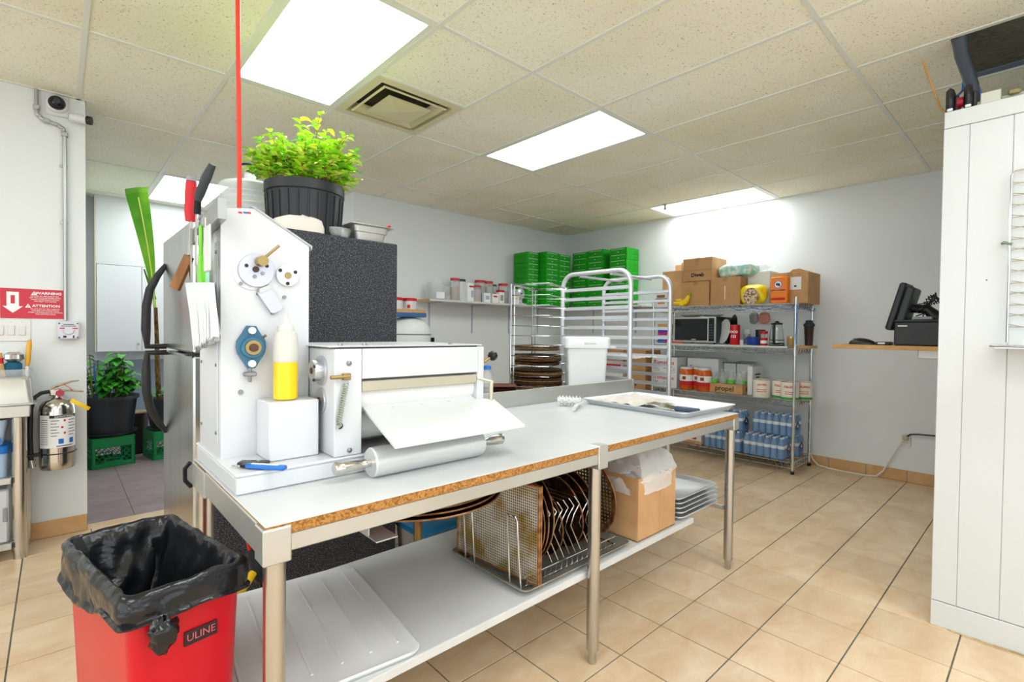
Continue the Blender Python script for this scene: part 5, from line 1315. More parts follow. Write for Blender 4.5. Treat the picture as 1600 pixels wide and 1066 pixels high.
# jars
def jar(name, label, x, y, r, h, lidm, fill, fillh, lidh=.022, neck=.85, lidr=None, glass=None):
    z = SHZ; t = thing(name, label, 'jar', (x, y, z), group='jars on the wall shelf')
    if fill: build('contents', MB().lathe([(r-.006, z+.005), (r-.005, z+h*fillh)], (x, y, 0), 20), fill, t)
    build('jar', MB().lathe([(r*.94, z+.001), (r, z+.008), (r, z+h*.8), (r*neck, z+h*.92), (r*neck, z+h-lidh), (r*neck-.004, z+h-lidh), (r-.003, z+h*.78), (r-.003, z+.01), (.01, z+.006)], (x, y, 0), 24), glass or CLEAR, t)
    lr = lidr or r*neck+.006
    if lidm: build('lid', MB().lathe([(lr, z+h-lidh), (lr, z+h-.003), (lr-.004, z+h)], (x, y, 0), 24), lidm, t)
    return t
REDL = mat('red_lid', '#c32030', .35); BLKL = mat('dark_green_lid', '#24342f', .4)
OLIVE = mat('olive_pickle', '#3d5a22', .5, col2='#2a4318', nscale=20); PINKF = mat('pink_contents', '#b68c88', .6); MAROON = mat('beet_contents', '#5a1426', .5); AMBER = mat('amber_contents', '#a97a4c', .6); FLOUR = mat('pale_contents', '#d9d6cc', .8); GREYF = mat('olive_grey_contents', '#8d8a6e', .6)
t = thing('clear_jar', 'wide lidless clear jar with a white label at the shelf end', 'jar', (3.165, 4.74, SHZ))
build('jar', loft([rl(3.07, 3.26, 4.66, 4.84, .03, SHZ+.001), rl(3.06, 3.27, 4.65, 4.85, .03, SHZ+.15), rl(3.09, 3.24, 4.68, 4.82, .03, SHZ+.2), rl(3.095, 3.235, 4.685, 4.815, .03, SHZ+.2), rl(3.075, 3.255, 4.665, 4.835, .03, SHZ+.01)]), CLEAR, t)
build('label', MB().box(3.12, 3.23, 4.651, 4.657, SHZ+.012, SHZ+.085), PAPER, t)
jar('glass_jar', 'short clear jar beside the wide lidless one', 3.33, 4.76, .06, .18, None, FLOUR, .3)
jar('glass_jar', 'tall jar of amber spice with a red lid', 3.405, 4.70, .058, .262, REDL, AMBER, .6, .028)
jar('glass_jar', 'pale plastic jar with a dark lid beside the amber jar', 3.52, 4.76, .075, .262, BLKL, FLOUR, .75, .03, glass=mat('cloudy_jar', '#d9dcd6', .3))
t = thing('paper_carton', 'slim white paper carton with red print among the jars', 'carton', (3.59, 4.68, SHZ))
build('carton', MB().box(3.545, 3.64, 4.64, 4.73, SHZ+.001, SHZ+.215, .003), PAPER, t); build('print', MB().box(3.57, 3.635, 4.638, 4.6405, SHZ+.165, SHZ+.185), REDP, t)
build('print', MB().box(3.60, 3.63, 4.638, 4.6405, SHZ+.05, SHZ+.13), mat('faint_blue_print', '#9fb3c9', .7), t)
jar('glass_jar', 'small pink filled jar with a red lid', 3.71, 4.69, .062, .20, REDL, PINKF, .75, .026)
jar('glass_jar', 'jar of dark green pickles with a red lid', 3.81, 4.74, .07, .27, REDL, OLIVE, .72, .028)
jar('glass_jar', 'jar of olive grey pickles with a red lid', 3.93, 4.73, .066, .265, REDL, GREYF, .75, .028)
jar('glass_jar', 'jar with a dark green lid behind the red and white tub', 4.05, 4.79, .058, .24, BLKL, GREYF, .6, .024)
jar('glass_jar', 'jar of dark beet with a red lid nearest the wire tree', 4.17, 4.72, .066, .255, REDL, MAROON, .62, .03)
for x0, x1, h, lab, m in ((3.775, 3.872, .112, 'little white card box in front of the green pickle jar', None), (3.905, 4.0, .108, 'little white card box with red and yellow print among the jars', REDP), (4.255, 4.35, .10, 'pale card box with yellow print beside the beet jar', YELLOW)):
    t = thing('spice_box', lab, 'box', ((x0+x1)/2, 4.635, SHZ)); build('carton', MB().box(x0, x1, 4.61, 4.655, SHZ+.001, SHZ+h, .002), PAPER, t)
    q = MB().box(x0+.015, x1-.02, 4.608, 4.6105, SHZ+h*.62, SHZ+h*.8) if m else MB().box(x0+.02, x1-.02, 4.608, 4.6105, SHZ+h*.3, SHZ+h*.7)
    build('print', q, m or mat('faint_blue_print', '#9fb3c9', .7), t)
t = thing('spice_tub', 'narrow red and white spice tub in front of the beet jar', 'tub', (4.055, 4.64, SHZ))
build('tub', MB().box(4.012, 4.098, 4.61, 4.67, SHZ+.001, SHZ+.135, .004), PAPER, t); build('lid', MB().box(4.01, 4.1, 4.608, 4.672, SHZ+.135, SHZ+.162, .004), RED, t); build('print', MB().box(4.03, 4.08, 4.608, 4.6105, SHZ+.03, SHZ+.1), mat('faint_grey_print', '#9a9a9a', .7), t)
t = thing('food_slicer', 'small pale slicer with a round dial on the wall shelf', 'slicer', (4.37, 4.74, SHZ))
build('body', loft([rl(4.26, 4.49, 4.68, 4.82, .03, SHZ+.001), rl(4.255, 4.49, 4.68, 4.82, .03, SHZ+.05), rl(4.28, 4.48, 4.70, 4.82, .03, SHZ+.2)]), mat('slicer_grey', '#d2d4d6', .35), t)
build('dial', MB().lathe([(.075, 0), (.075, .015), (.06, .024), (.01, .026)], (4.43, 4.683, SHZ+.14), 32, My), mat('dial_grey', '#cfd1d6', .3, .3), t)
build('dial_hub', MB().lathe([(.012, 0), (.012, .01)], (4.43, 4.66, SHZ+.14), 12, My), DGREY, t)
build('foot', MB().box(4.365, 4.49, 4.62, 4.68, SHZ+.001, SHZ+.02, .004), WPLAST, t); build('button', MB().cyl((4.46, 4.622, SHZ+.012), (4.46, 4.615, SHZ+.012), .008, n=10), BLACK, t)
# green pizza cartons in stacks
PRINT = mat('white_carton_print', '#cfe9cd', .7)
cart = {}
def carton_stack(x0, x1, y0, y1, n, h, z0, face, lab):
    w, d = x1-x0, y1-y0
    for k in range(n):
        key = (round(w, 3), round(d, 3), round(h, 4), face)
        cx, cy, z = (x0+x1)/2, (y0+y1)/2, z0+k*h
        t = thing('pizza_carton', lab+f', {ordn(k)} from the bottom', 'carton', (cx+random.uniform(-.003, .003), cy+random.uniform(-.003, .003), z+.0006), group='green cartons on the wall shelves')
        if key not in cart:
            b = build('box', MB().box(-w/2, w/2, -d/2, d/2, 0, h-.0014, .002), GREENB, t, local=True, sm=None)
            q = MB(); hh = h
            for s in (0,):
                def mark(u0, u1, z0_, z1_):
                    if face == 'Y': q.box(-w/2+w*u0, -w/2+w*u1, -d/2-.0006, -d/2+.0004, z0_, z1_)
                    else: q.box(-w/2-.0006, -w/2+.0004, d/2-d*u1, d/2-d*u0, z0_, z1_)
                u = .12
                rr = random.Random(len(cart))
                while u < .86:
                    l = rr.uniform(.03, .10); mark(u, min(.9, u+l), h*.72, h*.80); u += l+.022
                mark(.46, .52, h*.22, h*.34)
            p = build('print', q, PRINT, t, local=True, sm=None)
            q = MB()
            if face == 'X':
                for u in (.25, .75): q.box(-w/2+w*u-.006, -w/2+w*u+.006, -d/2-.0006, -d/2+.0004, h*.3, h*.45)
            else:
                for u in (.25, .75): q.box(-w/2-.0006, -w/2+.0004, -d/2+d*u-.006, -d/2+d*u+.006, h*.3, h*.45)
            v = build('vent_hole', q, mat('dark_green_hole', '#0b4a0d', .7), t, local=True, sm=None)
            cart[key] = (b, p, v)
        else:
            for o in cart[key]:
                c_ = o.copy(); COL.objects.link(c_); c_.parent = t
def ordn(k): return ['first', 'second', 'third', 'fourth', 'fifth', 'sixth', 'seventh', 'eighth', 'ninth', 'tenth', 'eleventh'][k]
z0 = SHZ+.0005
carton_stack(4.50, 4.71, 4.62, 4.875, 10, .069, z0, 'Y', 'green pizza carton in the leftmost stack by the slicer')
carton_stack(4.725, 4.965, 4.50, 4.77, 10, .0705, z0, 'Y', 'green pizza carton in the second stack from the left')
carton_stack(4.97, 5.205, 4.50, 4.77, 10, .0698, z0, 'Y', 'green pizza carton in the stack just left of the corner')
carton_stack(5.305, 5.57, 4.29, 4.55, 10, .0745, z0, 'X', 'green pizza carton in the stack just right of the corner')
carton_stack(5.305, 5.57, 4.02, 4.28, 10, .0752, z0, 'X', 'green pizza carton in the middle stack on the right wall')
carton_stack(5.305, 5.57, 3.655, 3.915, 10, .0735, z0, 'X', 'green pizza carton in the rightmost green stack')
# ================================================================== wire shelving unit
t = thing('wire_shelving', 'four-tier chrome wire shelving unit against the right wall', 'shelving', (5.28, 2.37, 0))
UX0, UX1, UY0, UY1 = 5.055, 5.525, 1.615, 3.105
for (x, y) in ((UX0, UY0), (UX1, UY0), (UX0, UY1), (UX1, UY1)):
    p = build('post', MB().cyl((x, y, .02), (x, y, 1.66), .0135, n=14), CHROME, t)
    build('foot', MB().cyl((x, y, 0), (x, y, .03), .017, n=14), BLACK, p)
    build('collars', MB().lathe([(.0135, z) if k % 3 == 0 else (.0142, z) for k, z in enumerate([.06+.0127*i for i in range(122)])], (x, y, 0), 10, cap=False), CHROME, p)
LEV = [.105, .685, 1.175, 1.60]
WR = .005
for z in LEV:
    q = MB()
    for y0, y1, x in ((UY0, UY1, UX0), (UY0, UY1, UX1)):
        for dz in (0, -.052): q.tube([(x, y0, z+dz), (x, y1, z+dz)], WR, 5)
        n = 56; L = y1-y0
        q.tube([(x, y0+L*i/n, z-(.052 if i % 2 else 0)) for i in range(n+1)], .004, 5)
    for y in (UY0, UY1):
        for dz in (0, -.052): q.tube([(UX0, y, z+dz), (UX1, y, z+dz)], WR, 5)
        n = 14; L = UX1-UX0
        q.tube([(UX0+L*i/n, y, z-(.052 if i % 2 else 0)) for i in range(n+1)], .004, 5)
    for i in range(1, 56):
        y = UY0+(UY1-UY0)*i/56; q.tube([(UX0, y, z), (UX1, y, z)], .0018, 4)
    for x in (UX0+.16, UX0+.31): q.tube([(x, UY0, z-.005), (x, UY1, z-.005)], WR, 5)
    build('wire_shelf', q, CHROME, t)
    for (x, y) in ((UX0, UY0), (UX1, UY0), (UX0, UY1), (UX1, UY1)): build('shelf_sleeve', MB().cyl((x, y, z-.058), (x, y, z+.008), .0185, .0165, n=14), CHROME, t)
Z1, Z2, Z3, Z4 = [z+.0035 for z in LEV]
t = thing('shelf_liner_board', 'white board covering the microwave tier of the wire shelving', 'board', (5.28, 2.4, Z3))
build('board', MB().box(UX0-.004, UX1-.03, 1.68, 3.07, Z3, Z3+.018, .002), SHELFW, t, sm=None)
S3 = Z3+.0185
def carton(name, label, x0, x1, y0, y1, z0, z1, m=CARD, tape=True, cat='box', group=None, rz=0):
    t = thing(name, label, cat, ((x0+x1)/2, (y0+y1)/2, z0), rz, group)
    w, d = (x1-x0)/2, (y1-y0)/2
    build('carton', MB().box(-w, w, -d, d, .0005, z1-z0, .003), m, t, local=True, sm=None)
    if tape:
        build('tape', MB().box(-w-.0008, w+.0008, -.025, .025, z1-z0-.04, z1-z0+.0008), TAPE, t, local=True, sm=None)
        build('flap_seam', MB().box(-w, w, -.001, .001, z1-z0, z1-z0+.0006), TAPE, t, local=True, sm=None)
    return t
# top tier
t = carton('cardboard_box', 'brown cardboard box under the marked one, behind the bananas', 5.12, 5.46, 2.48, 2.80, Z4, 1.873)
text('print', '-', .05, INK, t, (-.171, -.03, .06), FRONT_X, local=True)
t = carton('cardboard_box', 'topmost brown cardboard box with black lettering on the wire shelving', 5.10, 5.44, 2.445, 2.775, 1.874, 2.122)
text('lettering', 'Diweb', .055, INK, t, (-.1715, -.005, .065), FRONT_X, local=True, bold=.002)
build('stamp', MB().box(-.1715, -.170, -.01, .025, .17, .21), TAPE, t, local=True)
build('band', MB().box(-.1715, -.170, -.165, .165, .108, .125), TAPE, t, local=True)
t = carton('cardboard_box', 'brown cardboard box between the bananas stack and the bean bag', 5.105, 5.44, 2.15, 2.462, Z4, 1.893)
build('seam_print', MB().box(-.1685, -.167, -.003, .003, .06, .2), PAPER, t, local=True)
t = carton('cardboard_box', 'open cardboard box at the left end of the top tier', 5.2, 5.50, 2.84, 3.085, Z4, 2.02, CARD2, False)
build('open_flap', MB().box(.13, .145, -.12, .12, .41, .52, .002, M=Matrix.Identity(4)), CARD2, t, local=True)
build('open_flap', MB().box(-.15, .15, -.122, -.112, .40, .50, .002), CARD2, t, local=True)
t = carton('white_carton', 'white carton behind the yellow bean bag', 5.27, 5.5, 1.925, 2.145, Z4, 1.945, WCARD, False)
build('seam', MB().box(-.08, .08, -.002, .002, .34, .342), INK, t, local=True)
t = carton('cardboard_box', 'brown cardboard box with a white address label at the right end of the top tier', 5.15, 5.5, 1.545, 1.865, Z4, 1.90, CARD2)
build('address_label', MB().box(-.1765, -.175, -.10, .06, .13, .25), PAPER, t, local=True)
build('label_print', MB().box(-.1772, -.1764, -.06, -.04, .155, .17), INK, t, local=True)
build('open_flap', MB().prism([(-.16, .295), (.10, .295), (.04, .345), (-.02, .35)], 'X', .02, .024), CARD, t, local=True)
def bagmesh(cx, cy, z, hx, hy, h, seed, nz=.02, n=26):
    def f(u, v):
        a = u*2*math.pi; th = v*math.pi
        s = math.sin(th)**.6; c_ = math.cos(th)
        k = noise.noise(Vector((math.cos(a)*2+seed, math.sin(a)*2, v*4)))*nz
        return (cx+(hx+k)*s*math.copysign(abs(math.cos(a))**.7, math.cos(a)), cy+(hy+k)*s*math.copysign(abs(math.sin(a))**.7, math.sin(a)), z+h/2-(h/2+k*(c_ > -.5))*math.copysign(abs(c_)**.75, c_))
    return MB().sheet(f, n, 18, cu=True)
TEALP = mat('teal_speckled_bag', '#8fd3c6', .3, col2='#e6e6dc', nscale=22, thr=(.42, .58))
t = thing('snack_bag', 'teal and white patterned plastic bag lying on the cardboard boxes', 'bag', (5.27, 2.23, 1.894))
build('bag', bagmesh(5.27, 2.24, 1.896, .13, .19, .15, 2), TEALP, t, sm=70)
build('clear_tail', bagmesh(5.30, 2.04, 1.95, .09, .09, .07, 4), CLEAR, t, sm=70)
YBAG = mat('yellow_bag', '#f1dc12', .3, bump=.4, nscale=14)
t = thing('bean_bag', 'yellow bag with a window of speckled beans on the top tier', 'bag', (5.16, 2.03, Z4))
build('bag', bagmesh(5.16, 2.035, Z4+.002, .075, .125, .20, 7, .018), YBAG, t, sm=70)
BEAN = mat('speckled_beans', '#7a4b32', .5, col2='#d9c7a4', nscale=55, thr=(.42, .55))
q = MB().prism([(2.035+.075*math.cos(R(k*15)), Z4+.075+.072*math.sin(R(k*15))*(1.25 if 0 < k < 12 else 1)) for k in range(24)], 'X', 5.072, 5.10); build('window', q, BEAN, t)
t = thing('baking_soda_box', 'orange baking soda box with a round emblem on the top tier', 'box', (5.12, 1.785, Z4))
ORNG = mat('orange_card', '#f08410', .5)
build('bag', MB().box(5.085, 5.15, 1.70, 1.855, Z4+.001, 1.86, .008), ORNG, t)
Mfx = Matrix.Rotation(R(-90), 4, 'Y')
build('emblem', MB().lathe([(.042, 0), (.042, .0008)], (5.085, 1.785, 1.785), 28, Mfx), PAPER, t)
build('emblem_ring', MB().lathe([(.040, 0), (.040, .0006), (.032, .0006), (.032, 0)], (5.084, 1.785, 1.785), 28, Mfx, cap=False), REDP, t)
build('emblem_arm', MB().prism([(1.765, 1.765), (1.805, 1.78), (1.80, 1.80), (1.77, 1.795)], 'X', 5.0834, 5.0842), mat('navy_print', '#23356b', .6), t)
text('lettering', 'ARM & HAMMER', .0185, mat('navy_print', '#23356b', .6), t, (5.0842, 1.785, 1.73), FRONT_X, bold=.0005)
build('print', MB().box(5.0842, 5.0852, 1.72, 1.845, 1.635, 1.66), REDP, t)
t = thing('banana_bunch', 'bunch of ripe bananas at the front of the top tier', 'bananas', (5.11, 2.77, Z4))
BAN = mat('banana_skin', '#f2d21c', .45, col2='#e3bd18', nscale=12)
P0 = Vector((0, 2.695, Z4+.118))
for k, (y1, z1, bow) in enumerate(((2.885, .045, -.050), (2.875, .075, -.028), (2.80, .024, -.045), (2.74, .022, -.02))):
    P2 = Vector((0, y1, Z4+z1)); P1 = (P0+P2)/2+Vector((0, .01, bow*1.6)); pts = []; rr = []
    for m in range(11):
        u = m/10; p = P0*(1-u)**2+P1*2*u*(1-u)+P2*u*u
        pts.append((5.088+.03*(1, 2.2, 0, .2)[k], p.y, max(p.z, Z4+.021))); rr.append(.007+.0165*math.sin(math.pi*(.08+.84*u))**.6)
    b = build('banana', MB().tube(pts, rr, 10), BAN, t)
build('stem', MB().tube([(5.11, 2.70, Z4+.125), (5.112, 2.69, Z4+.16)], [.022, .010], 8), mat('banana_stem', '#a8a33a', .6), t)
t = carton('snack_carton', 'small printed carton with an orange picture seen through the bun rack', 5.08, 5.2, 2.95, 3.10, Z4, 1.70, WCARD, False)
build('picture', MB().box(-.0615, -.06, -.045, .045, .035, .085), mat('orange_print', '#c77a2a', .6), t, local=True); build('top_band', MB().box(-.0615, -.06, -.075, .075, .085, .0965), mat('brown_print', '#8c5a34', .6), t, local=True)
t = carton('snack_carton', 'small printed carton stacked on the orange pictured one', 5.08, 5.2, 2.96, 3.10, 1.701, 1.79, WCARD, False)
build('picture', MB().box(-.0615, -.06, -.05, .05, .01, .04), mat('brown_print', '#8c5a34', .6), t, local=True)
# microwave tier
t = thing('microwave', 'silver and black microwave on the second tier', 'microwave', (5.26, 2.62, S3))
build('case', MB().box(5.10, 5.47, 2.385, 2.865, S3+.012, S3+.29, .006), DGREY, t, sm=None)
d = build('door', MB().box(5.082, 5.10, 2.462, 2.863, S3+.014, S3+.288, .003), STEEL, t, sm=None)
build('window', MB().box(5.079, 5.083, 2.475, 2.85, S3+.035, S3+.27, .002), mat('black_glass', '#0c0d0f', .06), d, sm=None)
d = build('control_panel', MB().box(5.082, 5.10, 2.387, 2.46, S3+.014, S3+.288, .003), STEEL, t, sm=None)
build('keypad', MB().box(5.079, 5.083, 2.40, 2.458, S3+.03, S3+.275, .001), mat('black_glass', '#0c0d0f', .06), d, sm=None)
q = MB()
for i in range(3):
    for j in range(6): q.box(5.0782, 5.0792, 2.408+i*.016, 2.418+i*.016, S3+.06+j*.028, S3+.068+j*.028)
build('key_legends', q, mat('dim_blue_legend', '#3c5a78', .5), d, sm=None)
build('badge', MB().box(5.078, 5.0792, 2.60, 2.65, S3+.044, S3+.050), PAPER, t, sm=None)
q = MB()
for y in (2.42, 2.83):
    for x in (5.13, 5.44): q.cyl((x, y, S3), (x, y, S3+.013), .012, n=10)
build('feet', q, BLACK, t)
def plate(label, x, y, r, z, n=1):
    t = thing('plate_stack' if n > 1 else 'plate', label, 'plate', (x, y, z))
    build('plate', MB().lathe([(r*.55, z), (r*.62, z+.006), (r, z+.024), (r, z+.028), (r*.6, z+.01), (.01, z+.008)], (x, y, 0), 40), mat('plate_white', '#dfe1de', .25), t)
plate('white plate on the left of the microwave top', 5.24, 2.74, .115, S3+.2905)
plate('white plate on the right of the microwave top', 5.24, 2.50, .115, S3+.2905)
t = thing('serving_platter', 'round white platter standing on edge beside the microwave', 'platter', (5.2, 2.31, S3))
Mp = Matrix.Translation((5.16, 2.315, S3+.133)) @ Matrix.Rotation(R(-42), 4, 'Z') @ Matrix.Rotation(R(-80), 4, 'Y')
build('platter', MB().lathe([(.07, 0), (.09, .004), (.13, .016), (.13, .02), (.088, .009), (.01, .007)], (0, 0, 0), 44, Mp), mat('plate_white', '#dfe1de', .25), t)
t = thing('black_tray', 'round black tray standing behind the white platter', 'tray', (5.28, 2.33, S3))
Mp = Matrix.Translation((5.30, 2.30, S3+.16)) @ Matrix.Rotation(R(-52), 4, 'Z') @ Matrix.Rotation(R(-82), 4, 'Y')
build('tray', MB().lathe([(.15, 0), (.158, .008), (.15, .01), (.01, .008)], (0, 0, 0), 44, Mp), BLACK, t)
def can(name, label, cat, x, y, z, r, h, m, rings=None):
    t = thing(name, label, cat, (x, y, z))
    build('body', MB().lathe([(r*.96, z), (r, z+.004), (r, z+h-.006), (r*.97, z+h)], (x, y, 0), 32), m, t); return t
t = can('red_can', 'tall red printed can on the second tier', 'can', 5.11, 2.195, S3, .048, .20, mat('red_can', '#c4101f', .3))
build('rim', MB().lathe([(.047, S3+.2), (.049, S3+.203), (.044, S3+.203), (.044, S3+.198)], (5.11, 2.195, 0), 32), STEEL2, t)
text('lettering', 'COCO', .032, PAPER, t, (5.0595, 2.195, S3+.13), FRONT_X, bold=.001); text('lettering', '123', .036, PAPER, t, (5.0595, 2.19, S3+.085), FRONT_X, bold=.001)
t = can('glass_jar', 'small clear jar of greenish herbs beside the red can', 'jar', 5.22, 2.12, S3, .035, .16, CLEAR); build('herbs', MB().cyl((5.22, 2.12, S3+.01), (5.22, 2.12, S3+.11), .03, n=20), GREYF, t)
can('white_candle', 'little white jar in front of the herb jar', 'jar', 5.12, 2.13, S3, .018, .05, WPLAST)
t = thing('blue_mug', 'dark blue mug on the second tier', 'mug', (5.12, 2.02, S3))
build('cup', MB().lathe([(.05, S3+.001), (.056, S3+.01), (.058, S3+.085), (.054, S3+.085), (.05, S3+.015), (.01, S3+.012)], (5.12, 2.02, 0), 32), mat('navy_glaze', '#1a3f9b', .2), t)
build('handle', MB().tube(arc((5.12, 2.075, S3+.045), .024, R(-90), R(90), 10, 'YZ'), .006, 8), mat('navy_glaze', '#1a3f9b', .2), t)
t = can('black_canister', 'black square canister behind the blue mug', 'canister', 5.25, 2.0, S3, .045, .14, BLACK); build('lid', MB().lathe([(.047, S3+.14), (.047, S3+.155), (.02, S3+.158)], (5.25, 2.0, 0), 28), BLACK, t)
t = can('instant_coffee_jar', 'small red labelled jar with a clear top beside the mug', 'jar', 5.13, 1.92, S3, .033, .075, REDP); build('shoulder', MB().lathe([(.033, S3+.075), (.03, S3+.115)], (5.13, 1.92, 0), 24), CLEAR, t); build('lid', MB().lathe([(.034, S3+.115), (.034, S3+.14), (.03, S3+.142)], (5.13, 1.92, 0), 24), RED, t)
build('label_patch', MB().lathe([(.0335, S3+.02), (.0335, S3+.05)], (5.13, 1.92, 0), 24, cap=False), PAPER, t)
t = thing('glass_kettle', 'glass pour-over kettle with a black plunger handle on the second tier', 'kettle', (5.12, 1.80, S3))
build('jug', MB().lathe([(.065, S3+.012), (.068, S3+.03), (.056, S3+.14), (.045, S3+.205), (.043, S3+.205), (.054, S3+.14), (.066, S3+.03), (.01, S3+.016)], (5.12, 1.80, 0), 32), GLASS, t)
build('base', MB().lathe([(.07, S3), (.07, S3+.012)], (5.12, 1.80, 0), 32), BLACK, t); build('lid', MB().lathe([(.05, S3+.205), (.05, S3+.218), (.02, S3+.225), (.012, S3+.24)], (5.12, 1.80, 0), 24), BLACK, t)
build('handle', MB().tube([(5.06, 1.80, S3+.21), (5.045, 1.80, S3+.19), (5.045, 1.80, S3+.06), (5.058, 1.80, S3+.03)], .012, 10), BLACK, t)
build('waterline', MB().lathe([(.0655, S3+.055), (.065, S3+.06)], (5.12, 1.80, 0), 32, cap=False), DGREY, t)
t = can('spread_jar', 'small jar of ochre spread near the shelving post', 'jar', 5.18, 1.69, S3, .035, .075, mat('ochre_spread', '#a98c4e', .5)); build('lid', MB().lathe([(.037, S3+.075), (.037, S3+.095), (.03, S3+.097)], (5.18, 1.69, 0), 24), mat('gold_lid', '#c9b27a', .3, .6), t)
t = thing('travel_tumbler', 'dark brown travel tumbler on a wood block at the shelf corner', 'tumbler', (5.3, 1.575, Z3))
zt = Z3+.025
build('block', MB().box(5.2, 5.40, 1.53, 1.64, Z3, zt, .002), PINE, t)
build('cup', MB().lathe([(.034, zt), (.042, zt+.18), (.045, zt+.185)], (5.3, 1.575, 0), 28), mat('brown_tumbler', '#3a2c28', .25), t)
build('lid', MB().lathe([(.048, zt+.185), (.048, zt+.205), (.03, zt+.225), (.03, zt+.24), (.01, zt+.244)], (5.3, 1.575, 0), 28), DGREY, t)
for (y, m, lab, w) in ((2.165, mat('grey_mitt', '#9ea39b', .8), 'grey oven mitt hanging on the wall under the top tier', .045), (2.06, mat('pink_mitt', '#dd9c86', .8), 'pink oven mitt hanging beside the grey one', .055)):
    t = thing('oven_mitt', lab, 'mitt', (5.5, y, 1.4), group='hanging oven mitts')
    build('mitt', bagmesh(5.5, y, 1.42, .018, w, .12, y, .008), m, t, sm=70); build('loop', MB().tube([(5.5, y, 1.53), (5.5, y+.01, 1.57), (5.5, y, 1.595)], .003, 6), m, t)
q = MB().tube([(5.03, 1.60, 1.585), (5.03, 1.597, 1.45), (5.028, 1.603, 1.30), (5.03, 1.60, 1.22)], .005, 6)
solo('blue_cable', q, BLUEP, 'blue cable tied down the front right post of the wire shelving', 'cable', (5.03, 1.6, 1.22))
pts = [(5.035, 1.62, 1.585)]+[(5.04+.02*math.sin(k*2.1), 1.62+k*.045, 1.555-.012*math.sin(k*1.3)) for k in range(1, 14)]
solo('blue_cable', MB().tube(pts, .0035, 6), BLUEP, 'thin blue cable strung under the front edge of the top tier', 'cable', (5.035, 1.62, 1.545))
pts = [(5.05, 1.60, 1.57), (5.2, 1.585, 1.56), (5.35, 1.58, 1.535), (5.5, 1.585, 1.55), (5.53, 1.60, 1.57)]
solo('blue_cable', MB().tube(pts, .004, 6), BLUEP, 'blue cable looped along the right end of the top tier', 'cable', (5.3, 1.58, 1.535))
t = thing('red_folder', 'flat red packet in front of the microwave', 'packet', (5.07, 2.80, S3)); build('packet', MB().box(5.058, 5.078, 2.74, 2.95, S3+.0005, S3+.02, .002), mat('coral_red', '#d8513f', .5), t)
for (z, h, m1, m2, lab) in ((S3, .055, 'magenta', 'blue', 'lower purple and pink tea box behind the bun rack'), (S3+.0855, .075, 'magenta', 'blue', 'upper purple and pink tea box behind the bun rack')):
    t = thing('tea_box', lab, 'box', (5.15, 3.0, z), group='tea boxes on the second tier')
    build('carton', MB().box(5.09, 5.2, 2.945, 3.065, z+.0005, z+h, .002), mat('violet_card', '#3c35b4', .5), t); build('band', MB().box(5.0885, 5.09, 2.945, 3.065, z+.004, z+h*.45), mat('magenta_card', '#c2267e', .5), t)
t = thing('tea_box', 'white carton wedged between the two purple tea boxes', 'box', (5.15, 3.0, S3+.0555)); build('carton', MB().box(5.09, 5.2, 2.945, 3.065, S3+.056, S3+.085, .002), WCARD, t)
t = thing('biscuit_box', 'pale wooden-looking biscuit box on the purple tea boxes', 'box', (5.15, 3.0, S3+.161)); build('carton', MB().box(5.09, 5.2, 2.94, 3.07, S3+.161, S3+.215, .003), PINE, t)
t = thing('blue_tray', 'small bright blue dish at the left end of the second tier', 'dish', (5.12, 3.1, S3)); build('dish', MB().lathe([(.05, S3), (.07, S3+.025), (.066, S3+.025), (.045, S3+.006)], (5.13, 3.0-.14+.17, 0), 28), mat('bright_blue', '#2f8ad0', .35), t)
# third tier: tomato cartons, sauce jars, bottles, white cartons, tins
for k, (z0, z1) in enumerate(((Z2, Z2+.172), (Z2+.173, Z2+.345))):
    t = carton('tomato_carton', ('lower', 'upper')[k]+' white tomato carton with red lettering behind the bun rack', 5.12, 5.46, 2.84, 3.16, z0, z1, WCARD, False, group='white tomato cartons')
    text('lettering', 'Tomatoes', .062, REDP, t, (-.1715, -.0, .11), FRONT_X, local=True, bold=.001)
    q = MB()
    rr = random.Random(k)
    for m in range(16): a, b = rr.uniform(-.14, .12), rr.uniform(.015, .07); q.box(-.1712, -.17, a, a+.018, b, b+.007)
    build('leaf_print', q, mat('dull_green_print', '#6f8f84', .7), t, local=True)
    q = MB()
    for m in range(8): a, b = rr.uniform(-.13, .13), rr.uniform(.02, .15); q.box(a, a+.02, -.1612, -.16, b, b+.008)
    build('side_print', q, mat('dull_green_print', '#6f8f84', .7), t, local=True)
t = carton('tomato_carton', 'long white tomato carton behind the orange sauce jars', 5.28, 5.5, 2.44, 2.80, Z2, Z2+.345, WCARD, False)
text('lettering', 'Tomatoes', .06, REDP, t, (-.1112, .03, .24), FRONT_X, local=True)
ORSAUCE = mat('orange_sauce', '#d9691a', .25, col2='#c4480f', nscale=25)
for k, (x, y, lab) in enumerate(((5.13, 2.725, 'orange sauce jar nearest the tomato cartons'), (5.13, 2.52, 'orange sauce jar beside the bottle box'), (5.22, 2.63, 'orange sauce jar standing behind the front two'))):
    t = thing('sauce_jar', lab, 'jar', (x, y, Z2), group='orange sauce jars')
    build('jar', MB().lathe([(.068, Z2+.001), (.074, Z2+.012), (.074, Z2+.20), (.066, Z2+.22), (.062, Z2+.228)], (x, y, 0), 30), ORSAUCE, t)
    build('label', MB().lathe([(.0748, Z2+.075), (.0748, Z2+.165)], (x, y, 0), 30, cap=False), PAPER, t)
    build('label_print', MB().lathe([(.0754, Z2+.05), (.0754, Z2+.098)], (x, y, 0), 30, cap=False), REDP, t)
    build('leaf_print', MB().box(x-.078, x-.0745, y-.03, y+.01, Z2+.115, Z2+.15, .001), mat('maroon_print', '#a13a2a', .6), t)
    build('lid', MB().lathe([(.066, Z2+.228), (.066, Z2+.248), (.058, Z2+.251)], (x, y, 0), 30), WPLAST, t)
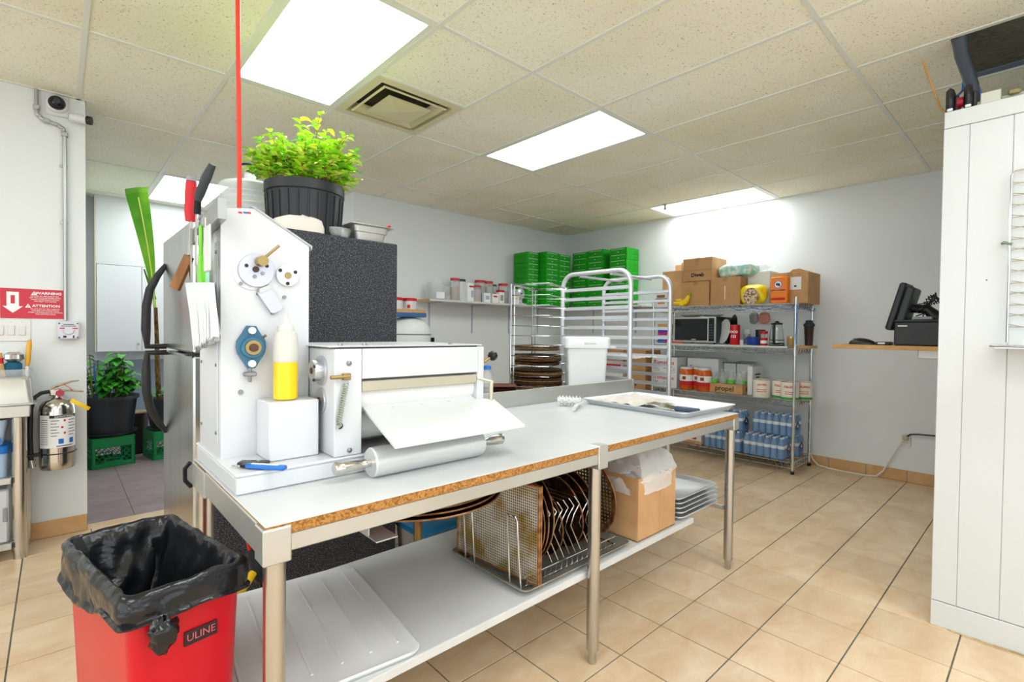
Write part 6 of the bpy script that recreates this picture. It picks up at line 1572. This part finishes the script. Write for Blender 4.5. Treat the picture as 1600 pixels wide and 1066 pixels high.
t = carton('bottle_box', 'cardboard tray lettered propel full of empty bottles', 5.11, 5.37, 2.11, 2.46, Z2, Z2+.098, CARD2, False)
text('lettering', 'propel', .075, INK, t, (-.1315, .01, .05), FRONT_X, local=True, bold=.001)
build('end_print', MB().lathe([(.028, 0), (.028, .0008)], (0, 0, 0), 16, Matrix.Translation((-.02, -.1755, .05)) @ Matrix.Rotation(R(90), 4, 'X')), mat('brown_ink', '#6b4a2c', .7), t, local=True)
bg = None
n = 0
for i in range(3):
    for j in range(4):
        x, y = 5.155+i*.085, 2.42-j*.088; z = Z2+.01
        lab = ['', '', ''][i]
        t = thing('empty_bottle', f'clear empty drink bottle in the lettered tray, row {("front", "middle", "back")[i]}, {("leftmost", "second from left", "third from left", "rightmost")[j]}', 'bottle', (x, y, Z2+.099), group='empty bottles in the tray')
        if bg is None:
            zz = Z2+.099; h = .115
            a = build('bottle', MB().lathe([(.032, .0), (.034, .05), (.03, .07), (.014, .105), (.012, .122), (.010, .122)], (0, 0, 0), 14), CLEAR, t, local=True)
            b = build('label', MB().lathe([(.0345, .005), (.0345, .04)], (0, 0, 0), 14, cap=False), mat('green_bottle_label', '#57c93a', .5), t, local=True)
            c_ = build('cap', MB().lathe([(.0135, .12), (.0135, .135)], (0, 0, 0), 10), WPLAST, t, local=True)
            bg = (a, b, c_)
        else:
            for o in bg if (i+j) % 2 == 0 else bg[:1]:
                q = o.copy(); COL.objects.link(q); q.parent = t
for k, (y0, y1) in enumerate(((2.30, 2.43), (2.15, 2.29))):
    t = carton('white_carton', ('left', 'right')[k]+' white carton with silver foil on top behind the bottles', 5.39, 5.51, y0, y1, Z2, Z2+.30, WCARD, False)
    q = MB().sheet(lambda u, v: (-.08+.16*u, -.09+.19*v, .302+.015*u*k+.02*abs(noise.noise(Vector((u*6, v*6, k))))), 12, 12); build('foil_flap', q, mat('grey_foil', '#aeb0aa', .4, .5), t, local=True)
t = carton('white_carton', 'tall white carton with black print beside the tins', 5.19, 5.44, 2.045, 2.095, Z2, Z2+.29, WCARD, False)
q = MB()
for m in range(3): q.box(-.06+.02*m, .07-.02*m, -.0262, -.025, .20-.03*m, .212-.03*m)
build('print', q, INK, t, local=True)
TINB = mat('tin_label_cream', '#e4ded0', .45); GRN = mat('green_label_band', '#2f9440', .5)
for k, (x, y, r, lab) in enumerate(((5.14, 1.935, .079, 'big tin with red print and no green band'), (5.20, 1.785, .073, 'big tin with a green band in the middle of the row'), (5.13, 1.675, .079, 'big tin with a green band nearest the shelving post'), (5.27, 1.60, .074, 'big tin with a green band behind the shelving post'))):
    t = thing('tomato_tin', lab, 'tin', (x, y, Z2), group='big tomato tins'); h = .172
    build('can', MB().lathe([(r*.98, Z2), (r, Z2+.004), (r, Z2+h-.005), (r*.98, Z2+h), (r*.94, Z2+h), (r*.94, Z2+h-.005)], (x, y, 0), 36), TINB, t)
    build('rim', MB().tube([(x+r*math.cos(a), y+r*math.sin(a), Z2+h) for a in [2*math.pi*i/36 for i in range(36)]], .003, 6, closed=True), STEEL2, t)
    if k: build('green_band', MB().lathe([(r+.0006, Z2+.004), (r+.0006, Z2+.028)], (x, y, 0), 36, cap=False), GRN, t)
    fa = math.atan2(-y, -x)
    rot = (R(90), 0, fa+R(90))
    text('lettering', 'ITALIANO' if k else 'SAN VITO', .030 if k else .024, REDP, t, (x+(r+.001)*math.cos(fa), y+(r+.001)*math.sin(fa), Z2+.125), rot, sx=.75, bold=.0008)
    q = MB()
    for m in range(2): q.sheet(lambda u, v: (x+(r+.0008)*math.cos(fa+(u-.5)*1.2), y+(r+.0008)*math.sin(fa+(u-.5)*1.2), Z2+.075-.018*m+.006*v), 8, 2)
    build('print', q, REDP, t)
# bottom tier: shrink-wrapped water
WATER = mat('blue_water_bottle', '#5f95c9', .12, alpha=.82)
WLAB = mat('water_label', '#d8e2ea', .5)
WCAP = mat('pale_cap', '#cfdbe6', .4)
bm_ = None
def pack(label, x0, y0, nx, ny, z):
    global bm_
    p = .064
    t = thing('water_pack', label, 'water bottles', (x0+nx*p/2, y0+ny*p/2, z), group='packs of bottled water')
    for i in range(nx):
        for j in range(ny):
            x, y = -nx*p/2+(i+.5)*p, -ny*p/2+(j+.5)*p
            if bm_ is None:
                pr = [(.026, .001), (.031, .006)]
                for k in range(6): pr += [(.0312, .012+k*.014), (.0295, .019+k*.014)]
                pr += [(.0312, .10), (.0312, .15), (.028, .165), (.015, .188), (.0125, .194)]
                a = build('bottle', MB().lathe(pr, (0, 0, 0), 14), WATER, t, local=True)
                l = build('label_sleeve', MB().lathe([(.0316, .103), (.0316, .133)], (0, 0, 0), 14, cap=False), WLAB, a, local=True)
                c_ = build('cap', MB().lathe([(.0135, .194), (.0135, .208)], (0, 0, 0), 10), WCAP, a, local=True)
                bm_ = (a, l, c_); a.location = (x, y, 0)
            else:
                a = bm_[0].copy(); COL.objects.link(a); a.parent = t; a.location = (x, y, 0)
                for o in bm_[1:]:
                    q = o.copy(); COL.objects.link(q); q.parent = a
    w, d = nx*p/2, ny*p/2
    build('wrap_logo', MB().lathe([(.035, 0), (.045, .0008)], (0, 0, 0), 24, Matrix.Translation((0, -d-.0015, .095)) @ Matrix.Rotation(R(90), 4, 'X')), mat('navy_wrap', '#152c5e', .3), t, local=True)
    build('logo_mark', MB().prism([(-.02, .09), (.02, .08), (.005, .12)], 'Y', -d-.0035, -d-.0025), PAPER, t, local=True)
    build('shrink_wrap', MB().box(-w-.002, w+.002, -d-.001, d+.001, .0, .205, .02), mat('shrink_film', '#f2f6fa', .12, alpha=.10), t, local=True, sm=None)
    return t
pack('lower water pack in front, nearest the right post', 5.075, 1.70, 4, 6, Z1)
pack('lower water pack at the right rear corner', 5.335, 1.66, 3, 6, Z1)
pack('upper water pack at the right end', 5.20, 1.665, 4, 6, Z1+.209)
pack('lower water pack behind the table leg', 5.075, 2.11, 4, 6, Z1)
pack('upper water pack behind the table leg', 5.12, 2.11, 3, 5, Z1+.209)
t = carton('pop_carton', 'white and red printed carton on the bottom tier, behind the work table', 5.10, 5.4, 2.53, 2.80, Z1, Z1+.17, WCARD, False)
build('print', MB().box(-.1508, -.15, -.08, .08, .05, .10), REDP, t, local=True); build('base_band', MB().box(-.1508, -.15, -.135, .135, .001, .035), CARD2, t, local=True)
# ================================================================== corner stack of cartons left of the shelving
t = thing('low_shelf', 'low dark shelf of cartons in the corner behind the bun rack', 'shelf', (5.3, 3.75, 0))
for z in (.30, .62): build('deck', MB().box(5.05, 5.56, 3.22, 4.5, z-.03, z, .003), mat('dark_shelf', '#6d6a62', .6), t, sm=None)
for x in (5.08, 5.53):
    for y in (3.26, 4.46): build('leg', MB().box(x-.02, x+.02, y-.02, y+.02, 0, .59, .003), STEEL, t, sm=None)
for (y0, y1, z0, z1, m, lab) in ((3.24, 3.52, .6205, .86, CARD, 'lower cardboard carton in the corner beside the tomato cartons'), (3.24, 3.52, .861, 1.10, CARD, 'upper cardboard carton in the corner beside the tomato cartons'), (3.56, 3.86, .6205, .80, WCARD, 'red and white carton low in the corner behind the tub'), (3.57, 3.86, .801, .95, WCARD, 'red and white carton upper in the corner behind the tub'), (3.56, 3.86, .951, 1.10, CARD, 'cardboard carton topping the red and white ones in the corner'), (3.24, 3.6, .3005, .55, CARD2, 'cardboard carton on the low deck of the corner shelf')):
    t = carton('corner_carton', lab, 5.12, 5.45, y0, y1, z0, z1, m, False)
    if m is WCARD:
        q = MB()
        for k in range(2): q.box(-.166, -.165, -.13, .12, .03+.06*k, .055+.06*k)
        build('print', q, REDP, t, local=True)
    else: build('print', MB().box(-.166, -.165, -.02, .02, .05, .075), mat('brown_ink', '#6b4a2c', .7), t, local=True)
# ================================================================== right wall: outlet, cords, POS shelf
t = thing('wall_outlet', 'white wall outlet low on the right wall', 'outlet', (XR, .865, .374))
build('plate', MB().box(XR-.006, XR-.0005, .83, .90, .315, .43, .002), WPLAST, t)
q = MB()
for z in (.35, .395):
    for y in (.857, .872): q.box(XR-.0068, XR-.006, y-.001, y+.001, z-.006, z+.006)
build('slots', q, INK, t)
build('plug', MB().box(XR-.04, XR-.006, .845, .89, .375, .42, .008), mat('beige_plug', '#b7ab8d', .5), t)
pts = [(5.50, 1.60, .13), (5.535, 1.585, .07), (5.545, 1.54, .02), (5.55, 1.45, .006), (5.535, 1.30, .006), (5.54, 1.15, .006), (5.555, 1.07, .012), (5.57, 1.02, .07), (5.575, .97, .19), (5.572, .90, .34), (5.57, .875, .39)]
solo('white_power_cord', MB().tube(pts, .007, 8), mat('cream_cord', '#dedacb', .5), 'cream power cord running along the floor to the wall outlet', 'cord', (5.55, 1.2, 0))
solo('black_power_cord', MB().tube([(5.57, .86, .41), (5.565, .83, .435), (5.56, .78, .445), (5.55, .6, .455), (5.52, .42, .47)], .007, 8), BLACK, 'black power cord leading from the outlet behind the cooler', 'cord', (5.57, .86, .41))
t = thing('pos_ledge', 'plain wooden ledge carrying the cash terminal behind the cooler corner', 'shelf', (4.3, .62, 1.22))
build('board', MB().box(4.05, 4.40, .349, 1.055, 1.215, 1.243, .002), PINE, t, sm=None)
build('bracket', MB().box(4.2, 4.23, .349, .6, 1.16, 1.215, .003), STEEL, t)
LZ = 1.2435
t = thing('cash_terminal', 'black cash terminal with a tilted screen on the wooden ledge', 'cash register', (4.22, .60, LZ))
PB = mat('terminal_black', '#25272b', .45)
build('base', MB().box(4.08, 4.38, .36, .71, LZ+.0005, LZ+.155, .008), PB, t)
build('base_lid', MB().box(4.085, 4.375, .36, .712, LZ+.155, LZ+.17, .005), DGREY, t)
build('badge', MB().box(4.0785, 4.0805, .64, .69, LZ+.125, LZ+.133), PAPER, t)
text('lettering', 'LK', .035, PAPER, t, (4.0795, .45, LZ+.07), FRONT_X)
M_ = Matrix.Translation((4.21, .675, LZ+.22)) @ Matrix.Rotation(R(14), 4, 'X')
s_ = build('screen', MB().box(-.13, .13, .02, .055, -.13, .19, .008, M=M_), PB, t)
build('screen_back', MB().box(-.12, .12, -.03, .02, -.11, .17, .01, M=M_), DGREY, s_)
build('bezel', MB().box(-.125, .125, .0555, .0575, -.12, .18, .002, M=M_), GREY, s_)
build('stand', MB().tube([(4.21, .66, LZ+.25), (4.21, .56, LZ+.24), (4.21, .50, LZ+.17)], [.03, .03, .045], 12), BLACK, t)
build('ports', MB().box(4.10, 4.32, .52, .62, LZ+.17, LZ+.19, .004), GREY, t)
q = MB()
rr = random.Random(5)
for k in range(6):
    pts = []
    for m in range(14):
        u = m/13; pts.append((4.13+.03*k+.02*math.sin(m*1.7+k), .60-.20*u+.02*math.sin(m*2.1+k*2), LZ+.22+.10*math.sin(u*3.1)+.03*math.sin(m*1.3+k)-.02*u))
    q.tube(pts, .004, 6)
build('cable_tangle', q, BLACK, t)
q = MB()
for k in range(5):
    pts = [(4.2+.01*k, .355, LZ+.60-.05*k)]
    for m in range(1, 9): pts.append((4.2+rr.uniform(-.05, .05), .40+.07*math.sin(m*1.1+k)+rr.uniform(-.015, .015), LZ+.60-.045*m-.01*k))
    q.tube(pts, .0045 if k else .007, 6)
solo('hanging_cables', q, BLACK, 'tangle of black cables hanging above the cash terminal', 'cables', (4.2, .37, LZ+.2))
t = thing('computer_mouse', 'black computer mouse at the end of the wooden ledge', 'mouse', (4.2, .93, LZ))
def mouse(u, v):
    a = u*2*math.pi; th = v*math.pi/2; r = math.cos(th)
    return (4.2+.036*r*math.cos(a), .905+.085*r*math.sin(a), LZ+.001+.044*math.sin(th)*(1+.25*math.sin(a)*r))
build('shell', MB().sheet(mouse, 24, 10, cu=True), BLACK, t)
build('wheel', MB().cyl((4.195, .955, LZ+.036), (4.205, .955, LZ+.036), .008, n=12), DGREY, t)
t = thing('card_reader', 'small black and silver reader beside the terminal base', 'reader', (4.2, .78, LZ)); build('case', MB().box(4.15, 4.26, .74, .83, LZ+.0005, LZ+.022, .005), BLACK, t); build('strip', MB().box(4.148, 4.15, .77, .81, LZ+.006, LZ+.018), STEEL, t)
# sprinkler by the far light
t = thing('sprinkler_head', 'small fire sprinkler head below the farthest ceiling light', 'sprinkler', (4.97, 2.93, CZ))
build('escutcheon', MB().lathe([(.03, CZ-.004), (.024, CZ-.012)], (4.97, 2.93, 0), 20), STEEL, t)
build('body', MB().lathe([(.012, CZ-.012), (.012, CZ-.04), (.018, CZ-.042), (.018, CZ-.062), (.008, CZ-.066)], (4.97, 2.93, 0), 16), DKSTEEL, t)
